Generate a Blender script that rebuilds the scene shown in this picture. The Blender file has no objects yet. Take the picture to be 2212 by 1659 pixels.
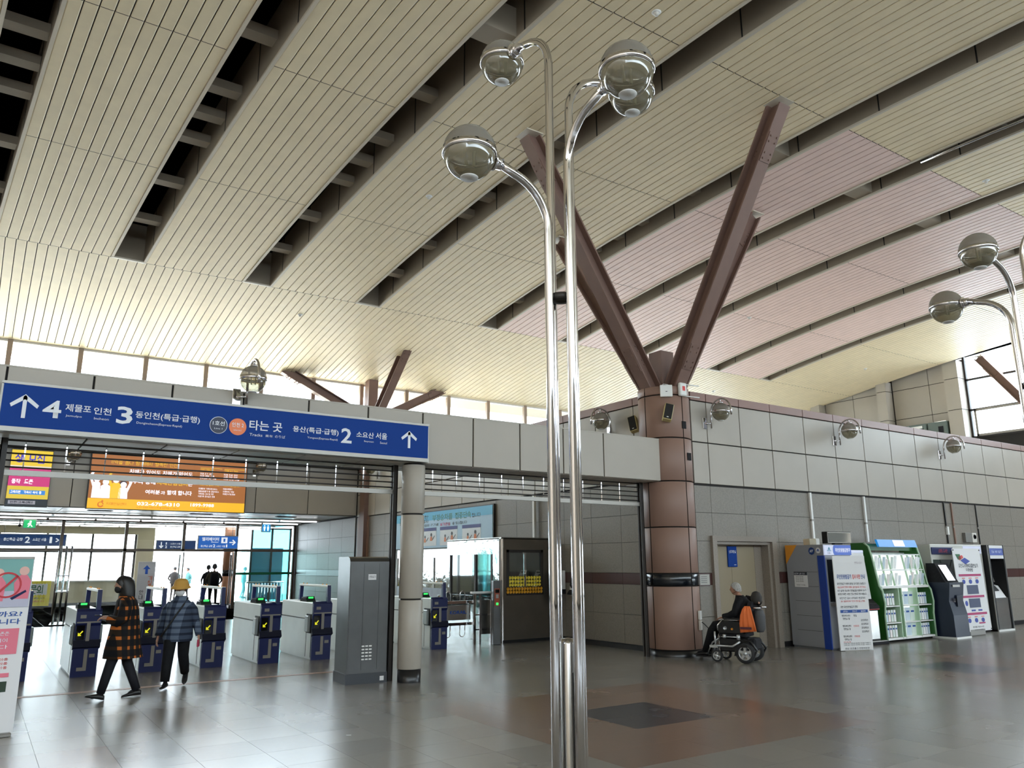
import bpy, bmesh, math, random
from mathutils import Vector, Matrix
random.seed(7)
S = bpy.context.scene
COL = S.collection
# ---------------------------------------------------------------- camera, sky, sun, exposure
FPX = 1690.0
CAMROT = ((0.83107798, -0.12093578, -0.54284798), (-0.55613834, -0.18846996, -0.8094376), (-0.00442056, 0.97460434, -0.22389026))
cam = bpy.data.cameras.new('camera'); cam.sensor_fit = 'HORIZONTAL'; cam.sensor_width = 36; cam.lens = FPX / 2212 * 36
cam.clip_start = 0.05; cam.clip_end = 400
camo = bpy.data.objects.new('camera', cam); COL.objects.link(camo)
mw = Matrix(CAMROT).to_4x4(); mw.translation = (0, 0, 1.65); camo.matrix_world = mw
S.camera = camo
S.view_settings.view_transform = 'Standard'; S.view_settings.look = 'None'; S.view_settings.gamma = 1
S.view_settings.use_curve_mapping = False
EXPO = 3.42
S.view_settings.exposure = EXPO
EM = 1 / 2 ** EXPO                      # screens: a shown value of 1 needs this much emission
W = bpy.data.worlds.new('sky'); S.world = W; W.use_nodes = True
bg = W.node_tree.nodes['Background']; bg.inputs[0].default_value = (0.79, 0.90, 1.02, 1); bg.inputs[1].default_value = 1.35
sun = bpy.data.lights.new('sun', 'SUN'); sun.energy = 2.2; sun.angle = 0.02; sun.color = (1, 0.93, 0.82)
suno = bpy.data.objects.new('sun', sun); COL.objects.link(suno)
suno.rotation_euler = Vector((-0.16, -0.33, -0.93)).to_track_quat('-Z', 'Y').to_euler()
def portal(name, c, sx, sy, d):
    l = bpy.data.lights.new(name, 'AREA'); l.shape = 'RECTANGLE'; l.size = sx; l.size_y = sy; l.cycles.is_portal = True
    o = bpy.data.objects.new(name, l); COL.objects.link(o); o.location = c
    o.rotation_euler = Vector(d).to_track_quat('-Z', 'Z' if abs(d[2]) < .5 else 'Y').to_euler()
portal('portal_far', (9.5, 25.3, 6.45), 43, 2.9, (0, -1, 0))
portal('portal_near', (9.5, -10.3, 6.75), 43, 2.3, (0, 1, 0))
portal('portal_entrance', (31.3, -2.5, 1.3), 9, 2.2, (-1, 0, 0))
portal('portal_gable', (31.2, 8.0, 7.0), 13.5, 4.6, (-1, 0, 0))
portal('portal_corridor', (3.0, 38.2, 1.9), 30, 2.4, (0, -1, 0))
S.cycles.use_denoising = True
S.cycles.sample_clamp_indirect = 2.5
S.cycles.adaptive_threshold = .025
S.cycles.max_bounces = 9; S.cycles.diffuse_bounces = 5; S.cycles.glossy_bounces = 4; S.cycles.transparent_max_bounces = 16
S.cycles.caustics_reflective = False; S.cycles.caustics_refractive = False

# ---------------------------------------------------------------- helpers
def srgb(*c):
    return tuple(((x / 255) / 12.92 if x / 255 <= .04045 else ((x / 255 + .055) / 1.055) ** 2.4) for x in c)
MATS = {}
def mat(name, rgb, rough=.5, metal=0., spec=.5, noise=None, bump=None, emit=0, alpha=None, lin=False):
    """rgb in sRGB bytes; noise=(scale, amount); bump=(scale, strength); alpha = share of plain transparency"""
    if name in MATS: return MATS[name]
    m = bpy.data.materials.new(name); m.use_nodes = True; nt = m.node_tree; N = nt.nodes; L = nt.links
    b = N['Principled BSDF']; c = rgb if lin else srgb(*rgb)
    b.inputs['Base Color'].default_value = (*c, 1); b.inputs['Roughness'].default_value = rough
    b.inputs['Metallic'].default_value = metal; b.inputs['Specular IOR Level'].default_value = spec
    if noise or bump: geo = N.new('ShaderNodeNewGeometry')
    if noise:
        t = N.new('ShaderNodeTexNoise'); t.inputs['Scale'].default_value = noise[0]; t.inputs['Detail'].default_value = 5
        L.new(geo.outputs['Position'], t.inputs['Vector'])
        r = N.new('ShaderNodeMapRange'); r.inputs[1].default_value = .25; r.inputs[2].default_value = .75
        r.inputs[3].default_value = 1 - noise[1]; r.inputs[4].default_value = 1 + noise[1]
        L.new(t.outputs['Fac'], r.inputs[0])
        x = N.new('ShaderNodeVectorMath'); x.operation = 'SCALE'; x.inputs[0].default_value = c
        L.new(r.outputs[0], x.inputs['Scale']); L.new(x.outputs[0], b.inputs['Base Color'])
    if bump:
        t2 = N.new('ShaderNodeTexNoise'); t2.inputs['Scale'].default_value = bump[0]; t2.inputs['Detail'].default_value = 3
        L.new(geo.outputs['Position'], t2.inputs['Vector'])
        bp = N.new('ShaderNodeBump'); bp.inputs['Strength'].default_value = bump[1]; bp.inputs['Distance'].default_value = .02
        L.new(t2.outputs['Fac'], bp.inputs['Height']); L.new(bp.outputs[0], b.inputs['Normal'])
    if emit:
        b.inputs['Emission Color'].default_value = (*c, 1); b.inputs['Emission Strength'].default_value = emit * EM
        b.inputs['Base Color'].default_value = (*(k * .15 for k in c), 1)
    if alpha:
        out = N['Material Output']; tr = N.new('ShaderNodeBsdfTransparent'); mx = N.new('ShaderNodeMixShader')
        mx.inputs[0].default_value = alpha; L.new(b.outputs[0], mx.inputs[1]); L.new(tr.outputs[0], mx.inputs[2])
        L.new(mx.outputs[0], out.inputs[0])
    MATS[name] = m
    return m
def glass(name, tint=(1, 1, 1), refl=.10, rough=.02, body=0., bodycol=(200, 210, 205)):
    """thin pane: clear transmission with a mirror share, and for dirty glass a diffuse share"""
    if name in MATS: return MATS[name]
    m = bpy.data.materials.new(name); m.use_nodes = True; nt = m.node_tree; N = nt.nodes; L = nt.links
    N.remove(N['Principled BSDF']); out = N['Material Output']
    tr = N.new('ShaderNodeBsdfTransparent'); tr.inputs[0].default_value = (*tint, 1)
    gl = N.new('ShaderNodeBsdfGlossy'); gl.inputs['Roughness'].default_value = rough
    lw = N.new('ShaderNodeLayerWeight'); lw.inputs[0].default_value = .35
    mr = N.new('ShaderNodeMapRange'); mr.inputs[3].default_value = refl; mr.inputs[4].default_value = min(1, refl + .55)
    L.new(lw.outputs['Facing'], mr.inputs[0])
    mx = N.new('ShaderNodeMixShader'); L.new(mr.outputs[0], mx.inputs[0]); L.new(tr.outputs[0], mx.inputs[1]); L.new(gl.outputs[0], mx.inputs[2])
    last = mx
    if body:
        df = N.new('ShaderNodeBsdfDiffuse'); df.inputs[0].default_value = (*srgb(*bodycol), 1)
        m2 = N.new('ShaderNodeMixShader'); m2.inputs[0].default_value = body; L.new(mx.outputs[0], m2.inputs[1]); L.new(df.outputs[0], m2.inputs[2]); last = m2
    L.new(last.outputs[0], out.inputs[0])
    MATS[name] = m
    return m

class MB:
    """collects shapes; obj() links them as ONE mesh object"""
    def __init__(s): s.v = []; s.f = []; s.sm = []; s.mi = []; s.cur = 0
    def add(s, vs, fs, smooth=False):
        o = len(s.v); s.v += [tuple(p) for p in vs]
        for f in fs: s.f.append(tuple(i + o for i in f)); s.sm.append(smooth); s.mi.append(s.cur)
        return s
    def box(s, x0, x1, y0, y1, z0, z1, bev=0):
        if bev:
            b = bev
            vs = []
            for z in (z0, z0 + b, z1 - b, z1):
                i = b if z in (z0, z1) else 0
                vs += [(x0 + i, y0 + b, z), (x0 + b, y0 + i, z), (x1 - b, y0 + i, z), (x1 - i, y0 + b, z), (x1 - i, y1 - b, z), (x1 - b, y1 - i, z), (x0 + b, y1 - i, z), (x0 + i, y1 - b, z)]
            fs = [tuple(range(7, -1, -1)), tuple(range(24, 32))]
            for r in range(3):
                for k in range(8): fs.append((r * 8 + k, r * 8 + (k + 1) % 8, r * 8 + 8 + (k + 1) % 8, r * 8 + 8 + k))
            return s.add(vs, fs)
        return s.add([(x0, y0, z0), (x1, y0, z0), (x1, y1, z0), (x0, y1, z0), (x0, y0, z1), (x1, y0, z1), (x1, y1, z1), (x0, y1, z1)],
                     [(0, 3, 2, 1), (4, 5, 6, 7), (0, 1, 5, 4), (1, 2, 6, 5), (2, 3, 7, 6), (3, 0, 4, 7)])
    def obox(s, c, u, v, w, hu, hv, hw):
        c, u, v, w = Vector(c), Vector(u).normalized(), Vector(v).normalized(), Vector(w).normalized()
        P = lambda a, b, d: c + u * (hu * a) + v * (hv * b) + w * (hw * d)
        return s.add([P(-1, -1, -1), P(1, -1, -1), P(1, 1, -1), P(-1, 1, -1), P(-1, -1, 1), P(1, -1, 1), P(1, 1, 1), P(-1, 1, 1)],
                     [(0, 3, 2, 1), (4, 5, 6, 7), (0, 1, 5, 4), (1, 2, 6, 5), (2, 3, 7, 6), (3, 0, 4, 7)])
    def prism(s, poly, axis, a, b):
        """poly: 2D points; axis 0: (y,z) extruded in x; 1: (x,z) in y; 2: (x,y) in z"""
        def P(p, t): return (t, p[0], p[1]) if axis == 0 else (p[0], t, p[1]) if axis == 1 else (p[0], p[1], t)
        n = len(poly); vs = [P(p, a) for p in poly] + [P(p, b) for p in poly]
        fs = [tuple(range(n)), tuple(range(2 * n - 1, n - 1, -1))] + [(i, i + n, (i + 1) % n + n, (i + 1) % n) for i in range(n)]
        return s.add(vs, fs)
    def tube(s, pts, r, seg=10, cap=True, smooth=True):
        pts = [Vector(p) for p in pts]; n = len(pts); rr = r if isinstance(r, (list, tuple)) else [r] * n
        vs = []; up = None
        for i, p in enumerate(pts):
            d = (pts[min(i + 1, n - 1)] - pts[max(i - 1, 0)])
            d = d.normalized() if d.length > 1e-9 else Vector((0, 0, 1))
            if up is None:
                up = Vector((0, 0, 1)) if abs(d.z) < .9 else Vector((1, 0, 0))
            a = d.cross(up)
            if a.length < 1e-6: a = d.orthogonal()
            a.normalize(); b = a.cross(d).normalized(); up = b
            for k in range(seg):
                t = 2 * math.pi * k / seg
                vs.append(p + (a * math.cos(t) + b * math.sin(t)) * rr[i])
        fs = [(i * seg + k, i * seg + (k + 1) % seg, (i + 1) * seg + (k + 1) % seg, (i + 1) * seg + k) for i in range(n - 1) for k in range(seg)]
        s.add(vs, fs, smooth)
        if cap:
            o = len(s.v) - n * seg
            s.f.append(tuple(o + k for k in range(seg - 1, -1, -1))); s.sm.append(False); s.mi.append(s.cur)
            s.f.append(tuple(o + (n - 1) * seg + k for k in range(seg))); s.sm.append(False); s.mi.append(s.cur)
        return s
    def cyl(s, p0, p1, r, seg=16, r2=None, smooth=True):
        return s.tube([p0, p1], [r, r if r2 is None else r2], seg, True, smooth)
    def lathe(s, prof, c=(0, 0, 0), seg=24, a0=0, a1=2 * math.pi, M=None, smooth=True):
        full = abs(a1 - a0 - 2 * math.pi) < 1e-6; n = seg if full else seg + 1
        vs = []
        for r, z in prof:
            for k in range(n):
                t = a0 + (a1 - a0) * k / seg
                p = Vector((r * math.cos(t), r * math.sin(t), z))
                if M is not None: p = M @ p
                vs.append(p + Vector(c))
        fs = []
        for i in range(len(prof) - 1):
            for k in range(seg):
                k2 = (k + 1) % n
                fs.append((i * n + k, i * n + k2, (i + 1) * n + k2, (i + 1) * n + k))
        return s.add(vs, fs, smooth)
    def ell(s, c, rx, ry, rz, seg=16, rings=10, M=None):
        prof = [(max(1e-4, math.sin(math.pi * i / rings)), -math.cos(math.pi * i / rings)) for i in range(rings + 1)]
        vs = []; c = Vector(c)
        for r, z in prof:
            for k in range(seg):
                t = 2 * math.pi * k / seg; p = Vector((r * math.cos(t) * rx, r * math.sin(t) * ry, z * rz))
                if M is not None: p = M @ p
                vs.append(p + c)
        fs = [(i * seg + k, i * seg + (k + 1) % seg, (i + 1) * seg + (k + 1) % seg, (i + 1) * seg + k) for i in range(rings) for k in range(seg)]
        return s.add(vs, fs, True)
    def loft(s, rings, cap=True, smooth=True):
        n = len(rings[0]); vs = [p for r in rings for p in r]
        fs = [(i * n + k, i * n + (k + 1) % n, (i + 1) * n + (k + 1) % n, (i + 1) * n + k) for i in range(len(rings) - 1) for k in range(n)]
        if cap: fs += [tuple(range(n - 1, -1, -1)), tuple((len(rings) - 1) * n + k for k in range(n))]
        return s.add(vs, fs, smooth)
    def mesh(s, name, mats):
        me = bpy.data.meshes.new(name); me.from_pydata(s.v, [], s.f)
        for m in (mats if isinstance(mats, (list, tuple)) else [mats]): me.materials.append(m)
        me.polygons.foreach_set('use_smooth', s.sm); me.polygons.foreach_set('material_index', s.mi)
        bm = bmesh.new(); bm.from_mesh(me); bmesh.ops.recalc_face_normals(bm, faces=bm.faces); bm.to_mesh(me); bm.free()
        me.update(); return me
    def obj(s, name, mats, parent=None):
        return link(name, s.mesh(name, mats), parent)
def link(name, me, parent=None, loc=None, rz=None):
    o = bpy.data.objects.new(name, me); COL.objects.link(o)
    if parent is not None: o.parent = parent
    if loc is not None: o.location = loc
    if rz is not None: o.rotation_euler = (0, 0, rz)
    return o
def tag(o, label=None, cat=None, group=None, kind=None):
    if label: o['label'] = label
    if cat: o['category'] = cat
    if group: o['group'] = group
    if kind: o['kind'] = kind
    return o
def thing(name, label, cat, loc=(0, 0, 0), rz=0, group=None):
    o = bpy.data.objects.new(name, None); COL.objects.link(o); o.location = loc; o.rotation_euler = (0, 0, rz)
    return tag(o, label, cat, group)
def struct(name, label=None):
    o = bpy.data.objects.new(name, None); COL.objects.link(o)
    return tag(o, label, None, None, 'structure')
def copytree(o, loc, rz=None, label=None, parent=None):
    c = o.copy(); COL.objects.link(c); c.parent = parent
    if loc is not None: c.location = loc
    if rz is not None: c.rotation_euler = (0, 0, rz)
    if label: c['label'] = label
    for ch in list(o.children): copytree(ch, None, None, None, c)
    return c
TEXTS = []
def text(s, box, mtl, parent, name='lettering', frame=None, bold=.0, slant=0):
    """print fitted into box (u0,v0,u1,v1); frame = (origin, u axis, v axis) of the flat sign, in the parent's space"""
    c = bpy.data.curves.new(name, 'FONT'); c.body = s; c.size = 1; c.resolution_u = 2; c.offset = bold; c.shear = slant
    o = bpy.data.objects.new(name, c); COL.objects.link(o)
    TEXTS.append((o, box, mtl, parent, name, frame))
def finish_texts():
    bpy.context.view_layer.update(); dg = bpy.context.evaluated_depsgraph_get()
    for o, box, mtl, parent, name, fr in TEXTS:
        me = bpy.data.meshes.new_from_object(o.evaluated_get(dg))
        if len(me.vertices) == 0: continue
        xs = [v.co.x for v in me.vertices]; ys = [v.co.y for v in me.vertices]
        x0, x1, y0, y1 = min(xs), max(xs), min(ys), max(ys)
        O, U, V = (Vector(k) for k in fr)
        for v in me.vertices:
            u = box[0] + (v.co.x - x0) / max(1e-6, x1 - x0) * (box[2] - box[0]); w = box[1] + (v.co.y - y0) / max(1e-6, y1 - y0) * (box[3] - box[1])
            v.co = O + U * u + V * w
        me.materials.clear(); me.materials.append(mtl)
        n = link(name, me, parent)
        cu = o.data; bpy.data.objects.remove(o); bpy.data.curves.remove(cu)
def flat(mb, fr, u0, v0, u1, v1, d=0.002):
    """a thin printed patch on a sign plane, d in front of it along the normal"""
    O, U, V = (Vector(k) for k in fr); n = U.cross(V).normalized()
    P = lambda u, v, e: O + U * u + V * v + n * e
    mb.add([P(u0, v0, 0), P(u1, v0, 0), P(u1, v1, 0), P(u0, v1, 0), P(u0, v0, d), P(u1, v0, d), P(u1, v1, d), P(u0, v1, d)],
           [(0, 3, 2, 1), (4, 5, 6, 7), (0, 1, 5, 4), (1, 2, 6, 5), (2, 3, 7, 6), (3, 0, 4, 7)]); return mb
def flatpoly(mb, fr, pts, d=0.002, e0=0):
    O, U, V = (Vector(k) for k in fr); n = U.cross(V).normalized(); k = len(pts)
    vs = [O + U * p[0] + V * p[1] + n * e0 for p in pts] + [O + U * p[0] + V * p[1] + n * (e0 + d) for p in pts]
    mb.add(vs, [tuple(range(k - 1, -1, -1)), tuple(range(k, 2 * k))] + [(i, (i + 1) % k, (i + 1) % k + k, i + k) for i in range(k)]); return mb
def disc(cx, cy, r, n=24, ry=None, a0=0, a1=2 * math.pi):
    return [(cx + r * math.cos(a0 + (a1 - a0) * i / n), cy + (ry or r) * math.sin(a0 + (a1 - a0) * i / n)) for i in range(n)]
CR = Matrix(CAMROT).transposed()
def seen_size(p, dx, dy):
    """rough share of the picture a horizontal piece takes, only to choose which pieces become objects"""
    c = CR @ (Vector(p) - Vector((0, 0, 1.65)))
    if c.z > -.5: return 0
    u, v = FPX * c.x / -c.z, FPX * c.y / -c.z
    if abs(u) > 1250 or abs(v) > 950: return 0
    d = Vector(p) - Vector((0, 0, 1.65)); return dx * dy * abs(d.z) / d.length ** 3

# ---------------------------------------------------------------- materials
mat('plank', (236, 221, 188), .42, 0, .4, (3.0, .05), (2.2, .12))
mat('plank_pink', (240, 214, 206), .42, 0, .4, (3.0, .05), (2.2, .12))
mat('backing', (52, 43, 36), .9)
mat('slot_wall', (150, 138, 122), .6, 0, .3, (1.5, .06))
mat('slot_trim', (205, 196, 180), .45)
mat('black', (14, 13, 13), .6)
mat('dark_void', (6, 6, 6), 1, 0, 0)
mat('panel', (172, 165, 154), .38, 0, .45, (1.3, .045))
mat('panel_joint', (30, 26, 24), .8)
mat('coping', (142, 110, 101), .4, 0, .45, (1.6, .06))
mat('granite', (132, 126, 118), .42, 0, .35, (40, .14), (40, .10))
mat('granite_band', (74, 46, 44), .3, 0, .5, (60, .25))
mat('grout', (70, 66, 62), .8)
mat('base_stone', (26, 26, 28), .3)
mat('pillar', (140, 111, 98), .5, 0, .5, (1.0, .04))
mat('pillar_band', (20, 24, 30), .18)
mat('steel_brown', (124, 98, 88), .5, 0, .4, (2.5, .08))
mat('chrome', (214, 212, 214), .05, 1)
mat('stainless', (170, 168, 164), .22, 1, .5, (4, .08), (3.5, .06))
mat('stainless_dull', (100, 100, 100), .34, 1, .5, (5, .08))
mat('mirror_steel', (208, 212, 212), .07, 1, .5, None, (3.2, .32))
mat('alu', (150, 146, 140), .4, .7)
mat('frame_dark', (48, 43, 40), .5)
mat('sign_blue', (16, 60, 140), .55, 0, .15)
mat('sign_white', (226, 230, 238), .4, emit=0)
mat('white', (232, 232, 230), .4)
mat('offwhite', (214, 210, 202), .4)
mat('cream', (206, 196, 170), .5)
mat('navy', (24, 32, 78), .4, 0, .3)
mat('navy_dark', (14, 17, 36), .4, 0, .3)
mat('gate_white', (208, 212, 208), .3, 0, .5, (3, .05))
mat('gate_grey', (128, 122, 114), .45)
mat('green_led', (60, 255, 110), .4, emit=1.3)
mat('red_led', (255, 50, 40), .4, emit=1.3)
mat('yellow_led', (235, 230, 30), .4, emit=.9)
mat('skin', (176, 132, 110), .5, 0, .4)
mat('skin_far', (150, 112, 96), .5, 0, .3)
mat('hair', (20, 17, 16), .45)
mat('hair_grey', (170, 168, 164), .7, 0, .2, (70, .35), (90, .6))
mat('cloth_black', (22, 22, 25), .75, 0, .2, (20, .2))
mat('cloth_charcoal', (38, 37, 40), .8, 0, .2, (20, .2))
mat('shoe', (18, 17, 18), .4)
mat('rubber', (40, 40, 42), .75)
mat('orange_cloth', (238, 122, 62), .7)
mat('green_rack', (44, 100, 40), .4)
mat('kiosk_grey', (146, 148, 154), .4, 0, .4)
mat('kiosk_blue', (26, 62, 150), .4)
mat('kiosk_orange', (226, 150, 50), .45)
mat('screen_black', (10, 12, 14), .08)
mat('paper', (226, 226, 228), .55)
mat('ink', (52, 54, 66), .6)
mat('ink_red', (216, 84, 84), .6)
mat('ink_blue', (44, 84, 158), .6)
mat('yellow', (240, 216, 70), .5)
mat('amber', (214, 150, 26), .5)
glass('pane', (.97, .99, .98), .06)
glass('pane_green', (.80, .95, .92), .10)
glass('booth_glass', (.75, .85, .85), .22, .03)
# ================================================================ FLOOR
def floor_mat(name, rgb):
    m = bpy.data.materials.new(name); m.use_nodes = True; nt = m.node_tree; N = nt.nodes; L = nt.links; b = N['Principled BSDF']
    geo = N.new('ShaderNodeNewGeometry')
    sub = N.new('ShaderNodeVectorMath'); sub.operation = 'SUBTRACT'; sub.inputs[1].default_value = (5.83, 6.41, 0); L.new(geo.outputs['Position'], sub.inputs[0])
    dv = N.new('ShaderNodeVectorMath'); dv.operation = 'DIVIDE'; dv.inputs[1].default_value = (.575, .575, 100); L.new(sub.outputs[0], dv.inputs[0])
    fl = N.new('ShaderNodeVectorMath'); fl.operation = 'FLOOR'; L.new(dv.outputs[0], fl.inputs[0])
    wn = N.new('ShaderNodeTexWhiteNoise'); wn.noise_dimensions = '2D'; L.new(fl.outputs[0], wn.inputs['Vector'])
    n1 = N.new('ShaderNodeTexNoise'); n1.inputs['Scale'].default_value = 14; n1.inputs['Detail'].default_value = 3; L.new(geo.outputs['Position'], n1.inputs['Vector'])
    n2 = N.new('ShaderNodeTexNoise'); n2.inputs['Scale'].default_value = .8; n2.inputs['Detail'].default_value = 4; L.new(geo.outputs['Position'], n2.inputs['Vector'])
    a = N.new('ShaderNodeMath'); a.operation = 'MULTIPLY_ADD'; a.inputs[1].default_value = .20; a.inputs[2].default_value = .82; L.new(wn.outputs['Value'], a.inputs[0])
    c = N.new('ShaderNodeMath'); c.operation = 'MULTIPLY_ADD'; c.inputs[1].default_value = .05; L.new(n1.outputs['Fac'], c.inputs[0]); L.new(a.outputs[0], c.inputs[2])
    x = N.new('ShaderNodeVectorMath'); x.operation = 'SCALE'; x.inputs[0].default_value = srgb(*rgb); L.new(c.outputs[0], x.inputs['Scale'])
    L.new(x.outputs[0], b.inputs['Base Color'])
    r = N.new('ShaderNodeMapRange'); r.inputs[1].default_value = .3; r.inputs[2].default_value = .7; r.inputs[3].default_value = .22; r.inputs[4].default_value = .28
    L.new(n2.outputs['Fac'], r.inputs[0]); L.new(r.outputs[0], b.inputs['Roughness'])
    b.inputs['Specular IOR Level'].default_value = 1.0
    MATS[name] = m; return m
FG, FR, FD = floor_mat('floor_grey', (126, 121, 115)), floor_mat('floor_red', (124, 103, 90)), floor_mat('floor_dark', (60, 59, 63))
floor = MB().box(-13, 33, -11, 46, -.3, -.006).obj('floor', mat('floor_bed', (70, 67, 63), .95, 0, .05))
tag(floor, 'polished grey granite floor of the station hall', None, None, 'structure')
T = .575; X0, Y0 = 5.83, 6.41
tiles = []
for i in range(-31, 45):
    for j in range(-24, 56):
        x, y = X0 + i * T, Y0 + j * T
        k = FG
        ii, jj = (i + 2) % 12, j + 2
        if 0 <= ii < 6 and 0 <= jj < 6: k = FD if 2 <= ii < 4 and 2 <= jj < 4 else FR
        if y > 38: continue
        tiles.append((seen_size((x + T / 2, y + T / 2, 0), T, T) if y > 2 else 0, x, y, k))
tiles.sort(key=lambda t: -t[0])
G = .0014
tmesh = {k.name: MB().box(G, T - G, G, T - G, -.006, 0).mesh('floor_tile', k) for k in (FG, FR, FD)}
for s, x, y, k in tiles[:300]: link('floor_tile', tmesh[k.name], floor, (x, y, 0))
mb = MB()
for s, x, y, k in tiles[300:]:
    mb.cur = (FG, FR, FD).index(k); mb.box(x + G, x + T - G, y + G, y + T - G, -.006, 0)
tag(mb.obj('floor_tiles', [FG, FR, FD], floor), None, None, None, 'stuff')
MB().box(-1, 5.0, 12.38, 12.5, 0, .003).obj('floor_strip', mat('strip', (150, 112, 92), .4, 0, .5, (6, .25)), floor)
tag(MB().box(-13, 33, 26, 46, -.006, 0).obj('corridor_floor', FG, floor), None, None, None)

# ================================================================ CEILING
VY, VZ, VR = 7.5, 9.62, 95.0
def zc(y): return VZ - (y - VY) ** 2 / (2 * VR)
ceiling = struct('ceiling', 'arched ceiling of beige metal planks cut by dark slots')
ROWS = [25.45, 19.83, 15.56, 11.45, 7.53, 3.45, -.66]
SLOTS = [(-5.3, -4.55), (-1.25, -.5), (1.81, 2.57), (4.87, 5.64), (7.99, 8.75), (12.03, 12.77), (15.13, 15.85), (18.2, 18.92), (22.16, 22.87), (25.22, 25.86)]
XE = 31.4
edges = [-12.0] + [e for s in SLOTS for e in s] + [XE]
strips = [(edges[2 * i], edges[2 * i + 1]) for i in range(len(edges) // 2)]
def fan(x, y): return 12 + (x - 12) * (1 - .006 * (19.83 - y)) if y < 19.83 else x
def plank_rows(x, w, ya, yb, n):
    """a shallow pan: flat face, turned-up edges, bent along the arch"""
    g = .009; b = .012; vs = []
    for i in range(n + 1):
        y = ya + (yb - ya) * i / n + (-.007 if i == 0 else .007 if i == n else 0); z = zc(y); a, c = fan(x, y), fan(x + w, y)
        vs += [(a + g, y, z + .03), (a + g, y, z + .006), (a + g + b, y, z), (c - g - b, y, z), (c - g, y, z + .006), (c - g, y, z + .03)]
    return vs, [(i * 6 + j, i * 6 + j + 1, (i + 1) * 6 + j + 1, (i + 1) * 6 + j) for i in range(n) for j in range(5)]
PK, PP = MATS['plank'], MATS['plank_pink']
cand = []
for r in range(len(ROWS) - 1):
    ya, yb = ROWS[r], ROWS[r + 1]; ym = (ya + yb) / 2
    spans = [(-12.0, XE)] if r == 0 else strips
    for (xa, xb) in spans:
        n = max(1, round((xb - xa) / .209)); w = (xb - xa) / n
        pink = r in (1, 2, 3) and 12.5 < xa < 25 and xb < 25.5
        for i in range(n):
            x = xa + i * w
            cand.append((seen_size((fan(x + w / 2, ym), ym, zc(ym)), w, ya - yb), x, w, r, pink))
cand.sort(key=lambda t: -t[0])
for s, x, w, r, pink in cand[:300]:
    MB().add(*plank_rows(x, w, ROWS[r], ROWS[r + 1], 5)).obj('ceiling_plank', PP if pink else PK, ceiling)
mb = MB()
for s, x, w, r, pink in cand[300:]:
    mb.cur = 1 if pink else 0; mb.add(*plank_rows(x, w, ROWS[r], ROWS[r + 1], 4))
tag(mb.obj('ceiling_planks', [PK, PP], ceiling), None, None, None, 'stuff')
def arch(mb, xa, xb, ya, yb, off, n):
    vs = []
    for i in range(n + 1):
        y = ya + (yb - ya) * i / n; vs += [(fan(xa, y), y, zc(y) + off), (fan(xb, y), y, zc(y) + off)]
    mb.add(vs, [(2 * i, 2 * i + 1, 2 * i + 3, 2 * i + 2) for i in range(n)], True)
mb = MB()
arch(mb, -12, XE, 19.83, 25.45, .032, 6)
for xa, xb in strips: arch(mb, xa, xb, -.66, 19.83, .032, 16)
mb.obj('plank_backing', MATS['backing'], ceiling)
mb = MB(); arch(mb, -12, XE, -10.6, -.67, .0, 10); mb.obj('rear_vault', PK, ceiling)
mb = MB(); arch(mb, -12.5, XE + .5, 25.45, 26.6, .0, 3); mb.obj('eave_soffit', PK, ceiling)
mb = MB(); arch(mb, -12.5, XE + .5, -11, 26.6, 1.6, 30)
for x in (-12.5, XE + .5): mb.prism([(-11, 8.1), (-11, 10.4), (8, 12), (26.6, 10), (26.6, 7.95)] + [(y_, zc(y_) + .3) for y_ in (25.4, 22, 19, 16, 13, 10, 7.5, 4, 1, -2, -5, -8)], 0, x - .05, x + .05)
mb.obj('roof_deck', MATS['dark_void'], ceiling)
MB().box(-12.5, XE + .5, 26.58, 26.7, 7.715, 9.3).obj('eave_fascia', MATS['white'], ceiling)
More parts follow.
